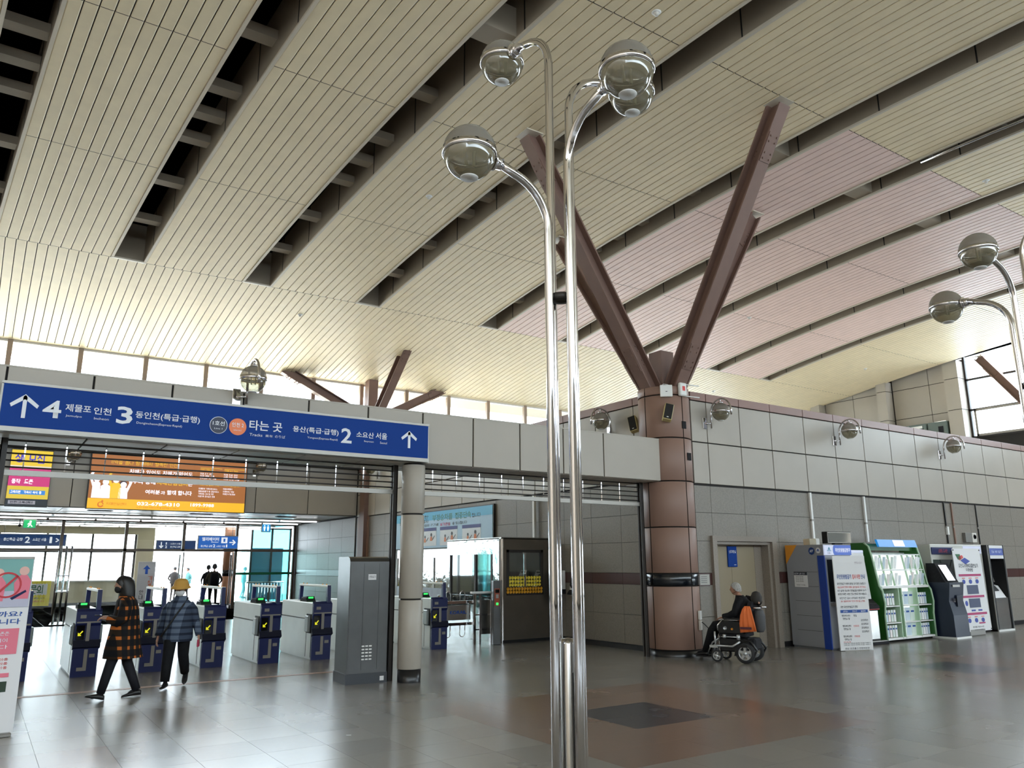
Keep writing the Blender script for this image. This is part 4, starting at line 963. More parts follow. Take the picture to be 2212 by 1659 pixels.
for s, b, m_, bd in (('치매가 있어도 치매가 없어도', (3.52, 4.34, 5.32, 4.47), lw_, .02), ('우리 동네', (3.63, 4.04, 4.27, 4.18), lw_, .03), ('치매안심센터', (4.31, 4.04, 5.19, 4.18), ly, .02), ('는', (5.21, 4.04, 5.34, 4.16), lw_, .02), ('여러분', (4.01, 3.75, 4.42, 3.88), lw_, .03), ('과', (4.44, 3.75, 4.57, 3.86), lw_, .01), ('함께 합니다', (4.62, 3.75, 5.34, 3.89), lw_, .03),
                      ('치매안심센터', (2.99, 3.39, 3.54, 3.46), lo_, 0), ('032-678-4310', (3.81, 3.40, 5.02, 3.51), lw_, .03), ('1899-9988', (5.33, 3.42, 6.03, 3.52), lw_, .02), ('치매상담콜센터', (5.5, 3.33, 5.9, 3.38), lo_, 0), ('누구나 무료로 치매안심센터를 방문하실 수 있습니다', (3.81, 3.32, 5.02, 3.37), lo_, 0),
                      ('치매가 걱정되세요?', (5.54, 4.56, 6.0, 4.61), ly, .01), ('치매를 알고 계세요?', (6.27, 4.56, 6.75, 4.61), ly, .01), ('치매환자를 돌보고 계세요?', (5.55, 4.08, 6.2, 4.14), ly, .01), ('치매극복 함께 할까요?', (6.27, 4.08, 6.81, 4.14), ly, .01),
                      ('치매 조기 검진', (5.54, 4.43, 5.92, 4.48), lw_, 0), ('치매 예방 교육', (5.54, 4.36, 5.98, 4.41), lw_, 0), ('인지강화 프로그램', (5.54, 4.29, 6.04, 4.34), lw_, 0), ('치매 치료 관리', (6.26, 4.43, 6.7, 4.48), lw_, 0), ('사례 관리 지원', (6.26, 4.36, 6.7, 4.41), lw_, 0), ('치매 안심 마을', (6.26, 4.29, 6.76, 4.34), lw_, 0),
                      ('치매환자 가족지원서비스', (5.53, 3.96, 6.1, 4.01), lw_, 0), ('돌봄부담평가 및 상담서비스', (5.53, 3.88, 6.15, 3.93), lw_, 0), ('가족모임 구성 및 지원', (5.53, 3.80, 6.0, 3.85), lw_, 0), ('치매가족 휴식공간 운영', (5.53, 3.72, 6.04, 3.77), lw_, 0), ('치매극복행사', (6.27, 3.98, 6.56, 4.03), lw_, 0), ('치매파트너 양성', (6.27, 3.90, 6.62, 3.95), lw_, 0), ('치매인식개선홍보', (6.27, 3.82, 6.66, 3.87), lw_, 0)):
    if b[3] - b[1] < .075: hangul(s, b, m_, bb, BF2)
    else: text(s, b, m_, bb, 'lettering', BF2, bd)
for a, b, z in ((5.54, 6.2, 4.63), (6.27, 6.9, 4.63), (5.54, 6.2, 4.165), (6.27, 6.9, 4.165)): flat(MB(), BF, a, z, b, z + .012, .003).obj('rule', ly, bb)
flatpoly(MB(), BF2, disc(2.84, 3.39, .085, 20) + disc(2.84, 3.40, .05, 20)[::-1], .002).obj('emblem', lo_, bb)
flatpoly(MB(), BF2, disc(2.88, 3.49, .03, 14), .002).obj('emblem_dot', lo_, bb)
# the cheering people on the screen, flat print
for cx, w, zt, hair_, arm, body_m in ((2.68, .11, 4.16, 1, -1, lw_), (2.92, .14, 4.08, 0, 0, lw_), (3.19, .15, 4.15, 0, -1, ly), (3.40, .13, 4.02, 1, 1, lw_)):
    hd = MB(); flatpoly(hd, BF2, disc(cx, zt - .03, .085, 18), .003); hd.obj('figure_head', lw_, bb)
    if hair_: flatpoly(MB(), BF2, disc(cx - .01, zt - .01, .105, 18), .0015).obj('figure_hair', mat('led_dark', (60, 34, 40), .4, emit=.5), bb)
    b_ = MB(); flatpoly(b_, BF2, [(cx - w, 3.58), (cx + w, 3.58), (cx + w * .9, zt - .15), (cx + w * .4, zt - .1), (cx - w * .4, zt - .1), (cx - w * .9, zt - .15)], .002)
    if arm: flatpoly(b_, BF2, [(cx + arm * w * .5, zt - .2), (cx + arm * w * .95, zt - .25), (cx + arm * (w + .1), zt + .05), (cx + arm * (w + .02), zt + .2), (cx + arm * (w - .04), zt + .2), (cx + arm * (w + .02), zt + .03)][::arm], .002)
    b_.obj('figure_body', body_m, bb)
la = thing('billboard', 'tall yellow and magenta advertisement board behind the left column', 'billboard', (1.0, 25.89, 3.28))
MB().box(-.52, .5, 0, .1, -.02, 1.58).obj('case', MATS['frame_dark'], la)
AF = ((-1.0, -.004, -3.28), (1, 0, 0), (0, 0, 1)); AF2 = ((-1.0, -.010, -3.28), (1, 0, 0), (0, 0, 1))
for z0, z1, c in ((4.40, 4.84, (250, 214, 50)), (4.32, 4.40, (250, 240, 220)), (3.83, 4.32, (216, 50, 128)), (3.48, 3.83, (236, 206, 60)), (3.28, 3.48, (26, 34, 40))):
    flat(MB(), AF, .49, z0, 1.49, z1, .003).obj('panel', mat('led_%d%d%d' % c, c, .4, emit=.85), la)
lb_ = mat('led_violet', (70, 60, 200), .4, emit=.9)
flat(MB(), AF2, .55, 3.6, 1.41, 3.72, .003).obj('blue_strip', mat('led_blue', (60, 140, 220), .4, emit=.9), la)
flat(MB(), AF2, .55, 3.33, 1.2, 3.43, .003).obj('grey_strip', mat('led_grey', (170, 170, 180), .4, emit=.7), la)
AF3 = ((-1.0, -.015, -3.28), (1, 0, 0), (0, 0, 1))
for s, b, m_, bd in (('생 모집', (.59, 4.5, 1.34, 4.73), lb_, .03), ('교육용의료기기', (.53, 4.12, 1.29, 4.23), lw_, .02), ('동작, 드론', (.57, 3.9, 1.09, 4.02), lw_, .02), ('교육지원(기숙사,숙식 등)', (.57, 3.63, 1.39, 3.7), lw_, .01), ('인천교육센터', (.6, 3.35, 1.15, 3.41), MATS['ink'], 0)):
    hangul(s.replace(',', ' '), b, m_, la, AF3, .15)
# ================================================================ CORRIDOR BEYOND THE GATES
low = struct('ceiling_low', 'low white ceiling of the corridor beyond the ticket gates')
CW = mat('low_ceiling', (222, 220, 208), .3, 0, .5, (2, .04))
for i in range(12):
    for j in range(6): MB().box(-11.0 + 1.85 * i, -9.165 + 1.85 * i, 26.3 + 2.1 * j, 28.38 + 2.1 * j, 3.3, 3.34).obj('ceiling_panel', CW, low)
MB().box(-12, 14, 26.3, 39.2, 3.36, 3.6).obj('slab', MATS['offwhite'], low)
tube_m = mat('tube_light', (250, 252, 255), .4, emit=8)
for j, y in enumerate((28.6, 30.7, 34.0, 35.7)):
    t = thing('strip_light', ('fluorescent strip nearest the billboard on the low ceiling', 'fluorescent strip just before the glass partition', 'long fluorescent strip seen through the upper glass panes', 'fluorescent strip near the corridor windows')[j], 'light', (4.0, y, 3.27), 0, 'fluorescent strips on the low ceiling')
    MB().box(-6.5, 6.5, -.09, .09, -.05, 0).obj('tray', MATS['white'], t)
    for k in range(9): MB().cyl((-6.4 + 1.43 * k, 0, -.07), (-5.05 + 1.43 * k, 0, -.07), .022, 8).obj('tube', tube_m, t)
for j, (x, y) in enumerate(((3.0, 27.2), (6.0, 27.4), (8.9, 27.6), (4.6, 29.4), (7.2, 29.6))):
    t = thing('ceiling_grille', ('dark ceiling grille left below the orange billboard', 'dark ceiling grille under the right end of the orange billboard', 'dark ceiling grille nearest the side wall', 'small dark grille behind the left ceiling grille', 'small dark grille left of the blue restroom sign')[j], 'grille', (x, y, 3.3), 0, 'dark grilles in the low ceiling')
    MB().box(-.35, .35, -.12, .12, -.012, 0).obj('frame', MATS['frame_dark'], t)
    for k in range(3): MB().box(-.32, .32, -.09 + .07 * k, -.05 + .07 * k, -.02, -.01).obj('slat', MATS['black'], t)
gp = thing('glass_partition', 'glazed partition with brown frames across the corridor', 'partition', (0, 32.3, 0))
FB = mat('frame_brown', (96, 84, 72), .4, .3)
GXs = [-7.8, -5.75, -3.7, -1.65, .4, 2.45, 4.51, 6.52, 8.5, 10.82]
for x in GXs: MB().box(x - .05, x + .05, -.06, .06, 0 if x in (2.45, 4.51, 8.5, 10.82, .4, -1.65, -3.7) else 2.16, 3.28).obj('mullion', FB, gp)
MB().box(-8, 10.85, -.06, .06, 2.16, 2.25).obj('transom', FB, gp); MB().box(-8, 10.85, -.06, .06, 3.2, 3.3).obj('head', FB, gp)
for a, b in zip(GXs, GXs[1:]):
    MB().box(a + .05, b - .05, -.006, .006, 2.25, 3.2).obj('upper_pane', MATS['pane'], gp)
    if a in (8.5, -3.7, -1.65, .4, 2.45): MB().box(a + .05, b - .05, -.006, .006, .05, 2.16).obj('lower_pane', MATS['pane_green' if a == 8.5 else 'pane'], gp)
MB().box(8.55, 10.77, -.012, -.006, 1.27, 1.36).obj('green_film', mat('film_green', (16, 110, 70), .4), gp)
for i, (x, lab) in enumerate(((6.6, 'open glass door leaf behind the woman in the yellow hat'), (8.42, 'open glass door leaf right of the man with the backpack'))):
    t = thing('glass_door', lab, 'door', (x, 32.4, 0), math.radians(88 if i == 0 else 80))
    MB().box(0, .9, -.02, .02, 0, .1).box(0, .9, -.02, .02, 2.04, 2.14).box(0, .05, -.02, .02, 0, 2.14).box(.85, .9, -.02, .02, 0, 2.14).obj('leaf_frame', FB, t)
    MB().box(.05, .85, -.005, .005, .1, 2.04).obj('pane', MATS['pane_green'], t); MB().cyl((.8, -.05, .85), (.8, -.05, 1.3), .015, 8).obj('handle', MATS['chrome'], t)
t = thing('glass_door', 'bundle of open glass door leaves with chrome rods left of the gates', 'door', (2.12, 26.7, 0), math.radians(84))
for k in range(3):
    MB().box(0, 1.0, -.2 + .14 * k, -.19 + .14 * k, .05, 2.2).obj('pane', MATS['pane_green'], t)
    for x in (0, 1.0): MB().cyl((x, -.195 + .14 * k, 0), (x, -.195 + .14 * k, 2.22), .02, 8).obj('edge_rod', MATS['chrome'], t)
MB().box(-.1, 1.1, -.26, .16, 0, .012).obj('floor_plate', MATS['stainless'], t)
for z in (.9, 1.35): MB().box(-.02, 1.02, -.22, .1, z, z + .03).obj('rail', MATS['chrome'], t)
# back wall of the corridor with its windows
cw = MB().box(-12, 6.55, 38.5, 38.8, 0, 1.02).box(-12, 6.55, 38.5, 38.8, 2.98, 3.4).box(5.85, 6.55, 38.45, 38.8, 1.0, 3.0).box(-12, -9.5, 38.5, 38.8, 1.0, 3.0).obj('wall_corridor', mat('corridor_wall', (206, 196, 168), .5, 0, .3, (2, .05)))
tag(cw, 'low beige wall under the bright corridor windows', None, None, 'structure')
MB().box(-12, 5.9, 38.40, 38.5, .98, 1.04).obj('sill', MATS['offwhite'], cw)
for k in range(9): MB().box(-9.4 + 1.7 * k, -7.74 + 1.7 * k, 38.47, 38.5, .14, .92).obj('panel', MATS['corridor_wall'], cw)
MB().box(-12, 6.6, 38.44, 38.5, 0, .13).obj('skirting', MATS['base_stone'], cw)
w4 = struct('window_4', 'wide bright windows at the back of the corridor')
for k in range(10): MB().box(-9.5 + 1.7 * k - .04, -9.5 + 1.7 * k + .04, 38.6, 38.68, 1.0, 3.0).obj('mullion', MATS['frame_dark'], w4)
for k in range(9): MB().box(-9.46 + 1.7 * k, -7.84 + 1.7 * k, 38.63, 38.64, 1.02, 2.98).obj('pane', MATS['pane'], w4)
MB().box(-9.5, 5.85, 38.6, 38.68, 2.2, 2.26).obj('transom', MATS['frame_dark'], w4)
t = thing('round_column', 'orange round pillar with a black band in the bright corridor', 'column', (8.76, 34.35, 0))
for z0, z1, m_ in ((0, .1, 'base_stone'), (.1, 1.2, 'c'), (1.2, 1.45, 'base_stone'), (1.45, 3.3, 'c')):
    MB().lathe([(.2, z0), (.215, z0 + .005), (.215, z1 - .005), (.2, z1)], seg=24).obj('sleeve', mat('pillar_orange', (232, 164, 124), .4) if m_ == 'c' else MATS[m_], t)
t = thing('elevator_shaft', 'teal glass elevator shaft outside the partition', 'elevator', (11.2, 36.2, 0))
tg = glass('teal_glass', (.42, .82, .86), .12, .02, .25, (130, 210, 214))
for x in (-1.0, -.1, .75): MB().box(x - .04, x + .04, -.04, .04, 0, 3.28).obj('frame', MATS['frame_dark'], t)
for z in (1.3, 2.3, 3.24): MB().box(-1.0, .75, -.04, .04, z - .03, z + .03).obj('rail', MATS['frame_dark'], t)
for a, b in ((-.96, -.14), (-.06, .71)):
    for z0, z1 in ((.02, 1.27), (1.33, 2.27), (2.33, 3.21)): MB().box(a, b, -.006, .006, z0, z1).obj('pane', tg, t)
MB().box(-1.0, -.97, 0, 1.6, 0, 3.28).obj('side_pane', tg, t)
MB().box(-.9, .7, .8, 1.5, .1, 2.4).obj('car', mat('car_blue', (70, 120, 170), .3), t)
t = thing('hand_railing', 'chrome railing behind the green striped glass pane', 'railing', (10.1, 33.6, 0))
MB().cyl((-.75, 0, .95), (.8, 0, .95), .03, 10).obj('top_rail', MATS['chrome'], t); MB().cyl((-.75, 0, .15), (.8, 0, .15), .018, 8).obj('bottom_rail', MATS['chrome'], t)
for k in range(13): MB().cyl((-.72 + .125 * k, 0, 0 if k % 6 == 0 else .15), (-.72 + .125 * k, 0, .95), .012, 6).obj('baluster', MATS['chrome'], t)
# hanging signs
def hang_sign(x0, x1, y, z0, z1, m_, lab, texts, name='hanging_sign', glow=True):
    t = thing(name, lab, 'sign', ((x0 + x1) / 2, y, z0)); h = (x1 - x0) / 2
    MB().box(-h, h, -.03, .06, 0, z1 - z0, .006).obj('case', MATS['alu'], t)
    MB().box(-h + .03, h - .03, -.036, -.03, .03, z1 - z0 - .03).obj('face', m_, t)
    if z1 < 3.15:
        for s in (-1, 1): MB().cyl((s * h * .7, .02, z1 - z0), (s * h * .7, .02, 3.3 - z0), .01, 6).obj('hanger', MATS['alu'], t)
    F = ((-(x0 + x1) / 2, -.04, -z0), (1, 0, 0), (0, 0, 1))
    for s, b, kind in texts:
        if kind == 'h': hangul(s, b, MATS['sign_lit'], t, F)
        else: text(s, b, MATS['sign_lit'], t, 'lettering', F, .02)
    return t, F
mat('sign_lit', (236, 240, 248), .4, emit=.9); sbl = mat('sign_blue_lit', (34, 104, 196), .4, emit=.75); sbd = mat('sign_blue_dim', (40, 84, 150), .5, emit=.35)
t, F = hang_sign(7.0, 8.52, 32.15, 2.25, 2.77, sbl, 'lit blue elevator sign with a white arrow above the glass door', [('엘리베이터', (7.15, 2.56, 7.78, 2.70), 'f'), ('Elevator', (7.5, 2.50, 7.78, 2.54), 'f'), ('용산특급 급행', (7.12, 2.33, 7.55, 2.40), 'h'), ('2', (7.57, 2.32, 7.66, 2.43), 'f'), ('소요산 서울', (7.7, 2.33, 8.03, 2.40), 'h'), ('1', (8.06, 2.32, 8.11, 2.43), 'f')])
flat(MB(), F, 7.87, 2.48, 8.1, 2.70, .003).obj('pictogram', MATS['sign_lit'], t); flat(MB(), ((F[0][0], -.044, F[0][2]), F[1], F[2]), 7.95, 2.53, 8.02, 2.65, .003).obj('pictogram_mark', sbl, t)
mb = MB(); flatpoly(mb, F, [(8.18, 2.49), (8.38, 2.49), (8.38, 2.53), (8.18, 2.53)], .003); flatpoly(mb, F, [(8.32, 2.62), (8.28, 2.59), (8.37, 2.51), (8.43, 2.51)], .003); flatpoly(mb, F, [(8.43, 2.51), (8.37, 2.51), (8.28, 2.43), (8.32, 2.40)], .003); mb.obj('arrow', MATS['sign_lit'], t)
t, F = hang_sign(.4, 2.75, 34.2, 2.36, 2.80, sbd, 'dim blue hanging sign with platform numbers at the far left', [('용산특급 급행', (.75, 2.55, 1.35, 2.65), 'h'), ('2', (1.42, 2.47, 1.58, 2.70), 'f'), ('소요산 서울', (1.66, 2.55, 2.1, 2.65), 'h'), ('1', (2.2, 2.47, 2.28, 2.70), 'f')])
mb = MB(); flatpoly(mb, F, [(2.42, 2.66), (2.39, 2.63), (2.47, 2.58), (2.52, 2.58)], .003); flatpoly(mb, F, [(2.52, 2.58), (2.47, 2.58), (2.39, 2.53), (2.42, 2.50)], .003); mb.obj('arrow', MATS['sign_lit'], t)
t, F = hang_sign(6.05, 7.6, 35.2, 2.26, 2.66, sbd, 'dark blue stairs sign with a down arrow behind the glass', [('1', (6.42, 2.48, 6.46, 2.57), 'f'), ('2', (6.40, 2.34, 6.48, 2.44), 'f'), ('소요산 서울', (6.6, 2.49, 7.0, 2.55), 'h'), ('용산특급 급행', (6.6, 2.36, 7.0, 2.42), 'h')])
mb = MB(); flatpoly(mb, F, [(6.23, 2.34), (6.27, 2.34), (6.27, 2.58), (6.23, 2.58)], .003); flatpoly(mb, F, [(6.25, 2.33), (6.34, 2.42), (6.31, 2.45), (6.25, 2.38)], .003); flatpoly(mb, F, [(6.25, 2.33), (6.25, 2.38), (6.19, 2.45), (6.16, 2.42)], .003); mb.obj('arrow', MATS['sign_lit'], t)
t, F = hang_sign(1.16, 1.56, 31.0, 2.86, 3.18, mat('exit_green', (30, 190, 110), .4, emit=1.0), 'glowing green exit sign under the low ceiling', [])
mb = MB(); flatpoly(mb, F, disc(1.38, 3.09, .035, 14), .003); flatpoly(mb, F, [(1.30, 2.92), (1.34, 2.92), (1.38, 2.98), (1.42, 2.92), (1.46, 2.93), (1.40, 3.0), (1.41, 3.05), (1.33, 3.05), (1.29, 3.0), (1.31, 2.99), (1.35, 3.01)], .003); mb.obj('running_figure', mat('exit_white', (240, 255, 246), .4, emit=1.4), t)
MB().ell((-.28, -.05, .1), .05, .09, .05, 12, 8).cyl((-.28, 0, .12), (-.28, 0, .44), .015, 8).obj('camera', MATS['black'], t)
t, F = hang_sign(9.38, 9.76, 32.1, 2.93, 3.27, mat('wc_blue', (30, 150, 220), .4, emit=1.0), 'small lit blue restroom sign at the top of the partition', [])
mb = MB()
for c in (9.5, 9.64): flatpoly(mb, F, disc(c, 3.18, .025, 12), .003); flatpoly(mb, F, [(c - .02, 2.98), (c + .02, 2.98), (c + .045, 3.14), (c - .045, 3.14)], .003)
mb.obj('figures', MATS['exit_white'], t)
# standing board and yellow notice
t = thing('standing_board', 'white standing board with a blue arrow and orange print in the corridor', 'notice board', (5.93, 36.0, 0), math.radians(-6))
MB().box(-.33, .33, -.03, .03, .1, 1.8, .01).obj('board', MATS['paper'], t); MB().box(-.3, .3, -.2, .2, 0, .1, .02).obj('foot', MATS['alu'], t)
F = ((0, -.034, 0), (1, 0, 0), (0, 0, 1)); mb = MB(); flatpoly(mb, F, [(-.05, 1.3), (.05, 1.3), (.05, 1.5), (.14, 1.5), (0, 1.66), (-.14, 1.5), (-.05, 1.5)], .003); mb.obj('arrow', mat('arrow_blue', (40, 100, 210), .5), t)
for k in range(5): hangul('개찰구이용'[k], (.08, 1.05 - .19 * k, .26, 1.22 - .19 * k), mat('print_orange', (226, 120, 80), .5), t, F)
for k in range(2): hangul('안내'[k], (-.2, .5 - .2 * k, -.04, .66 - .2 * k), MATS['ink'], t, F)
t = thing('yellow_notice', 'yellow notice panel leaning on the low corridor wall', 'notice', (2.3, 38.3, .05))
MB().box(-.45, .42, 0, .05, 0, 1.0, .006).obj('panel', mat('notice_yellow', (236, 216, 62), .5), t); F = ((0, -.004, 0), (1, 0, 0), (0, 0, 1))
mb = MB(); flatpoly(mb, F, [(-.4 + .7 * i / 14, .9 if i % 2 else .86) for i in range(15)][::-1] + [(-.4 + .7 * i / 14, .42 if i % 2 else .46) for i in range(15)], .003); mb.obj('stamp', MATS['paper'], t)
F = ((0, -.009, 0), (1, 0, 0), (0, 0, 1)); hangul('문의', (-.3, .5, .2, .82), mat('notice_green', (50, 110, 70), .5), t, F, .14)
for z, m_ in ((.28, 'ink'), (.16, 'ink_red')): hangul('안내합니다', (-.3, z, .25, z + .06), MATS[m_], t, ((0, -.004, 0), (1, 0, 0), (0, 0, 1)))
# sky-lit roof outside the clerestory
rf = MB().box(-12, 14, 26.4, 39.2, 3.6, 3.9).obj('roof_lower', mat('roof_pale', (226, 220, 208), .7)); tag(rf, 'pale flat roof over the corridor outside the clerestory', None, None, 'structure')
# ================================================================ PEOPLE
def plaid(name, base, stripe, cross, fz, fx, duty=.35):
    """woven checks: two sets of bands in the cloth's own space, brighter where they cross"""
    m = bpy.data.materials.new(name); m.use_nodes = True; nt = m.node_tree; N = nt.nodes; L = nt.links; b = N['Principled BSDF']; b.inputs['Roughness'].default_value = .8; b.inputs['Specular IOR Level'].default_value = .2
    tc = N.new('ShaderNodeTexCoord'); sp = N.new('ShaderNodeSeparateXYZ'); L.new(tc.outputs['Object'], sp.inputs[0])
    def band(src, f):
        k = N.new('ShaderNodeMath'); k.operation = 'MULTIPLY'; k.inputs[1].default_value = f; L.new(src, k.inputs[0])
        fr = N.new('ShaderNodeMath'); fr.operation = 'FRACT'; L.new(k.outputs[0], fr.inputs[0])
        ls = N.new('ShaderNodeMath'); ls.operation = 'LESS_THAN'; ls.inputs[1].default_value = duty; L.new(fr.outputs[0], ls.inputs[0]); return ls.outputs[0]
    ad = N.new('ShaderNodeMath'); ad.operation = 'ADD'; L.new(sp.outputs['X'], ad.inputs[0]); L.new(sp.outputs['Y'], ad.inputs[1])
    h, v = band(sp.outputs['Z'], fz), band(ad.outputs[0], fx)
    s = N.new('ShaderNodeMath'); s.operation = 'MAXIMUM'; L.new(h, s.inputs[0]); L.new(v, s.inputs[1])
    c = N.new('ShaderNodeMath'); c.operation = 'MULTIPLY'; L.new(h, c.inputs[0]); L.new(v, c.inputs[1])
    m1 = N.new('ShaderNodeMix'); m1.data_type = 'RGBA'; m1.inputs[6].default_value = (*srgb(*base), 1); m1.inputs[7].default_value = (*srgb(*stripe), 1); L.new(s.outputs[0], m1.inputs[0])
    m2 = N.new('ShaderNodeMix'); m2.data_type = 'RGBA'; m2.inputs[7].default_value = (*srgb(*cross), 1); L.new(m1.outputs[2], m2.inputs[6]); L.new(c.outputs[0], m2.inputs[0])
    L.new(m2.outputs[2], b.inputs['Base Color']); MATS[name] = m; return m
def skin_mesh(V, E, Rr, root=0, sub=2):
    me = bpy.data.meshes.new('skeleton'); me.from_pydata(V, E, []); o = bpy.data.objects.new('skeleton', me); COL.objects.link(o)
    o.modifiers.new('s', 'SKIN'); sv = me.skin_vertices[0].data
    for i, r in enumerate(Rr): sv[i].radius = (r, r) if not isinstance(r, tuple) else r; sv[i].use_root = i == root
    sd = o.modifiers.new('d', 'SUBSURF'); sd.levels = sub; sd.render_levels = sub
    bpy.context.view_layer.update(); ev = o.evaluated_get(bpy.context.evaluated_depsgraph_get()); out = bpy.data.meshes.new_from_object(ev)
    vs = [tuple(v.co) for v in out.vertices]; fs = [tuple(p.vertices) for p in out.polygons]
    bpy.data.objects.remove(o); bpy.data.meshes.remove(out); bpy.data.meshes.remove(me); return vs, fs
def head_shape(c, s, M):
    """face with brow, eye sockets, nose, lips, chin and ears; c centre, s head height, local +x is the face"""
    seg, rings = 28, 20; vs = []; fs = []
    for i in range(rings + 1):
        th = math.pi * i / rings; zz = -math.cos(th)
        for k in range(seg):
            a = 2 * math.pi * k / seg; cx, cy_ = math.cos(a), math.sin(a); r = math.sin(th)
            x, y, z = r * cx * .40, r * cy_ * .345, zz * .5
            if z < 0: y *= 1 + z * .55; x = x * (1 + z * .25) + (-z) * .05
            f = max(0, cx) ** 3 * r
            x += f * .02
            x += .075 * math.exp(-((y / .045) ** 2) - (((z + .06) / .075) ** 2)) * (cx > 0)            # nose
            x -= .028 * math.exp(-(((abs(y) - .13) / .06) ** 2) - ((z - .04) / .05) ** 2) * (cx > 0)   # eyes
            x += .018 * math.exp(-((y / .10) ** 2) - (((z + .24) / .03) ** 2)) * (cx > 0)              # lips
            x += .022 * math.exp(-((y / .12) ** 2) - (((z + .40) / .07) ** 2)) * (cx > 0)              # chin
            y += math.copysign(.05, y) * math.exp(-((x + .02) / .05) ** 2 - ((z + .02) / .11) ** 2) * (abs(cy_) > .8)  # ears
            vs.append(Vector(c) + M @ (Vector((x, y, z)) * s))
    fs = [(i * seg + k, i * seg + (k + 1) % seg, (i + 1) * seg + (k + 1) % seg, (i + 1) * seg + k) for i in range(rings) for k in range(seg)]
    return vs, fs
def finger_set(mb, wrist, d, side, up, s=1.0, curl=.5):
    """palm, four fingers of unequal length and a thumb leaving the side of the palm"""
    w, d, side, up = Vector(wrist), Vector(d).normalized(), Vector(side).normalized(), Vector(up).normalized()
    mb.loft([[w + d * t * s + side * (math.cos(a) * rw * s) + up * (math.sin(a) * rt * s) for a in [2 * math.pi * k / 10 for k in range(10)]] for t, rw, rt in ((-.02, .024, .018), (.02, .034, .017), (.06, .040, .015), (.088, .036, .013))])
    for k, (o, l) in enumerate(((-.028, .062), (-.010, .072), (.010, .068), (.027, .052))):
        b = w + d * .082 * s + side * o * s; p = [b, b + (d * .5 - up * curl * .25).normalized() * l * .45 * s]
        p.append(p[1] + (d * .8 - up * curl).normalized() * l * .32 * s); p.append(p[2] + (d * .45 - up * (curl + .4)).normalized() * l * .25 * s)
        mb.tube(p, [.0095 * s, .009 * s, .008 * s, .006 * s], 7)
    b = w + d * .03 * s - side * .032 * s; mb.tube([b, b + (d * .6 - side * .8).normalized() * .035 * s, b + (d * .6 - side * .8).normalized() * .035 * s + (d * .9 - side * .2 - up * .3).normalized() * .03 * s], [.012 * s, .010 * s, .008 * s], 7)
def figure(t, J, Rad, E, head_c, head_s, head_rz, mats, zone, hands=(), tilt=0):
    """one continuous body mesh: skinned skeleton + head + hands; zone(p) gives the material index of a face centre"""
    names = list(J); V = [J[n] for n in names]; ed = [(names.index(a), names.index(b)) for a, b in E]
    vs, fs = skin_mesh(V, ed, [Rad[n] for n in names], names.index('pelvis'))
    mb = MB(); mb.add(vs, fs, True); nb = len(fs)
    M = Matrix.Rotation(head_rz, 3, 'Z') @ Matrix.Rotation(tilt, 3, 'Y')
    hv, hf = head_shape(head_c, head_s, M); mb.add(hv, hf, True); nh = len(hf)
    n0 = len(mb.f)
    for h in hands: finger_set(mb, *h)
    for i, f in enumerate(mb.f):
        if i < nb:
            c = sum((Vector(mb.v[k]) for k in f), Vector()) / len(f); mb.mi[i] = zone(c)
        else: mb.mi[i] = 0
    return mb.obj('body', mats, t), M
def oval(c, rx, ry, n=20, M=None, wob=0):
    return [Vector(c) + (M or Matrix.Identity(3)) @ Vector((rx * math.cos(2 * math.pi * k / n) * (1 + wob * math.sin(5 * 2 * math.pi * k / n)), ry * math.sin(2 * math.pi * k / n) * (1 + wob * math.sin(5 * 2 * math.pi * k / n)), 0)) for k in range(n)]
def shoe(mb, heel, toe, w=.042, h=.07):
    a, b = Vector(heel), Vector(toe); d = (b - a); d.z = 0; L = d.length; d.normalize(); s = Vector((-d.y, d.x, 0))
    slope = (b.z - a.z) / L
    rings = []
    for u, ww, hh in ((0, .6, .75), (.08, .85, .95), (.3, .85, 1.0), (.55, .95, .72), (.8, .95, .5), (.95, .7, .38), (1.0, .3, .22)):
        p = a + d * (L * u) + Vector((0, 0, slope * L * u)); rings.append([p + s * (w * ww * math.cos(t)) + Vector((0, 0, h * hh * (.5 + .5 * math.sin(t)))) for t in [2 * math.pi * k / 12 for k in range(12)]])
    mb.loft(rings)
def hair_cap(c, s, M, front=-.05, low=-.3, grow=1.09):
    """shell over skull and back of the head; lower edge falls from the brow to the nape"""
    seg, rings = 28, 14; vs = []; c = Vector(c)
    for i in range(rings + 1):
        for k in range(seg):
            a = 2 * math.pi * k / seg; t = (1 - math.cos(a)) / 2; zlow = front + (low - front) * min(1, t * 1.6)
            z = .5 * grow + (zlow - .5 * grow) * (i / rings); q = max(0, 1 - (z / (.5 * grow)) ** 2) ** .5 if z > 0 else 1 + z * .1
            j = 1 + .025 * math.sin(a * 9 + i * 1.3) + .02 * math.sin(a * 17 - i * 2.1)
            vs.append(c + M @ (Vector((q * j * math.cos(a) * .40 * grow - (.02 if math.cos(a) < 0 else 0), q * j * math.sin(a) * .36 * grow, z + (.02 * math.sin(a * 11) if i == rings else 0))) * s))
    return vs, [(i * seg + k, i * seg + (k + 1) % seg, (i + 1) * seg + (k + 1) % seg, (i + 1) * seg + k) for i in range(rings) for k in range(seg)]
EDG = [('pelvis', 'spine'), ('spine', 'chest'), ('chest', 'neck'), ('neck', 'head'), ('chest', 'shL'), ('shL', 'elL'), ('elL', 'wrL'), ('chest', 'shR'), ('shR', 'elR'), ('elR', 'wrR'), ('pelvis', 'hipL'), ('hipL', 'knL'), ('knL', 'anL'), ('anL', 'toL'), ('pelvis', 'hipR'), ('hipR', 'knR'), ('knR', 'anR'), ('anR', 'toR')]
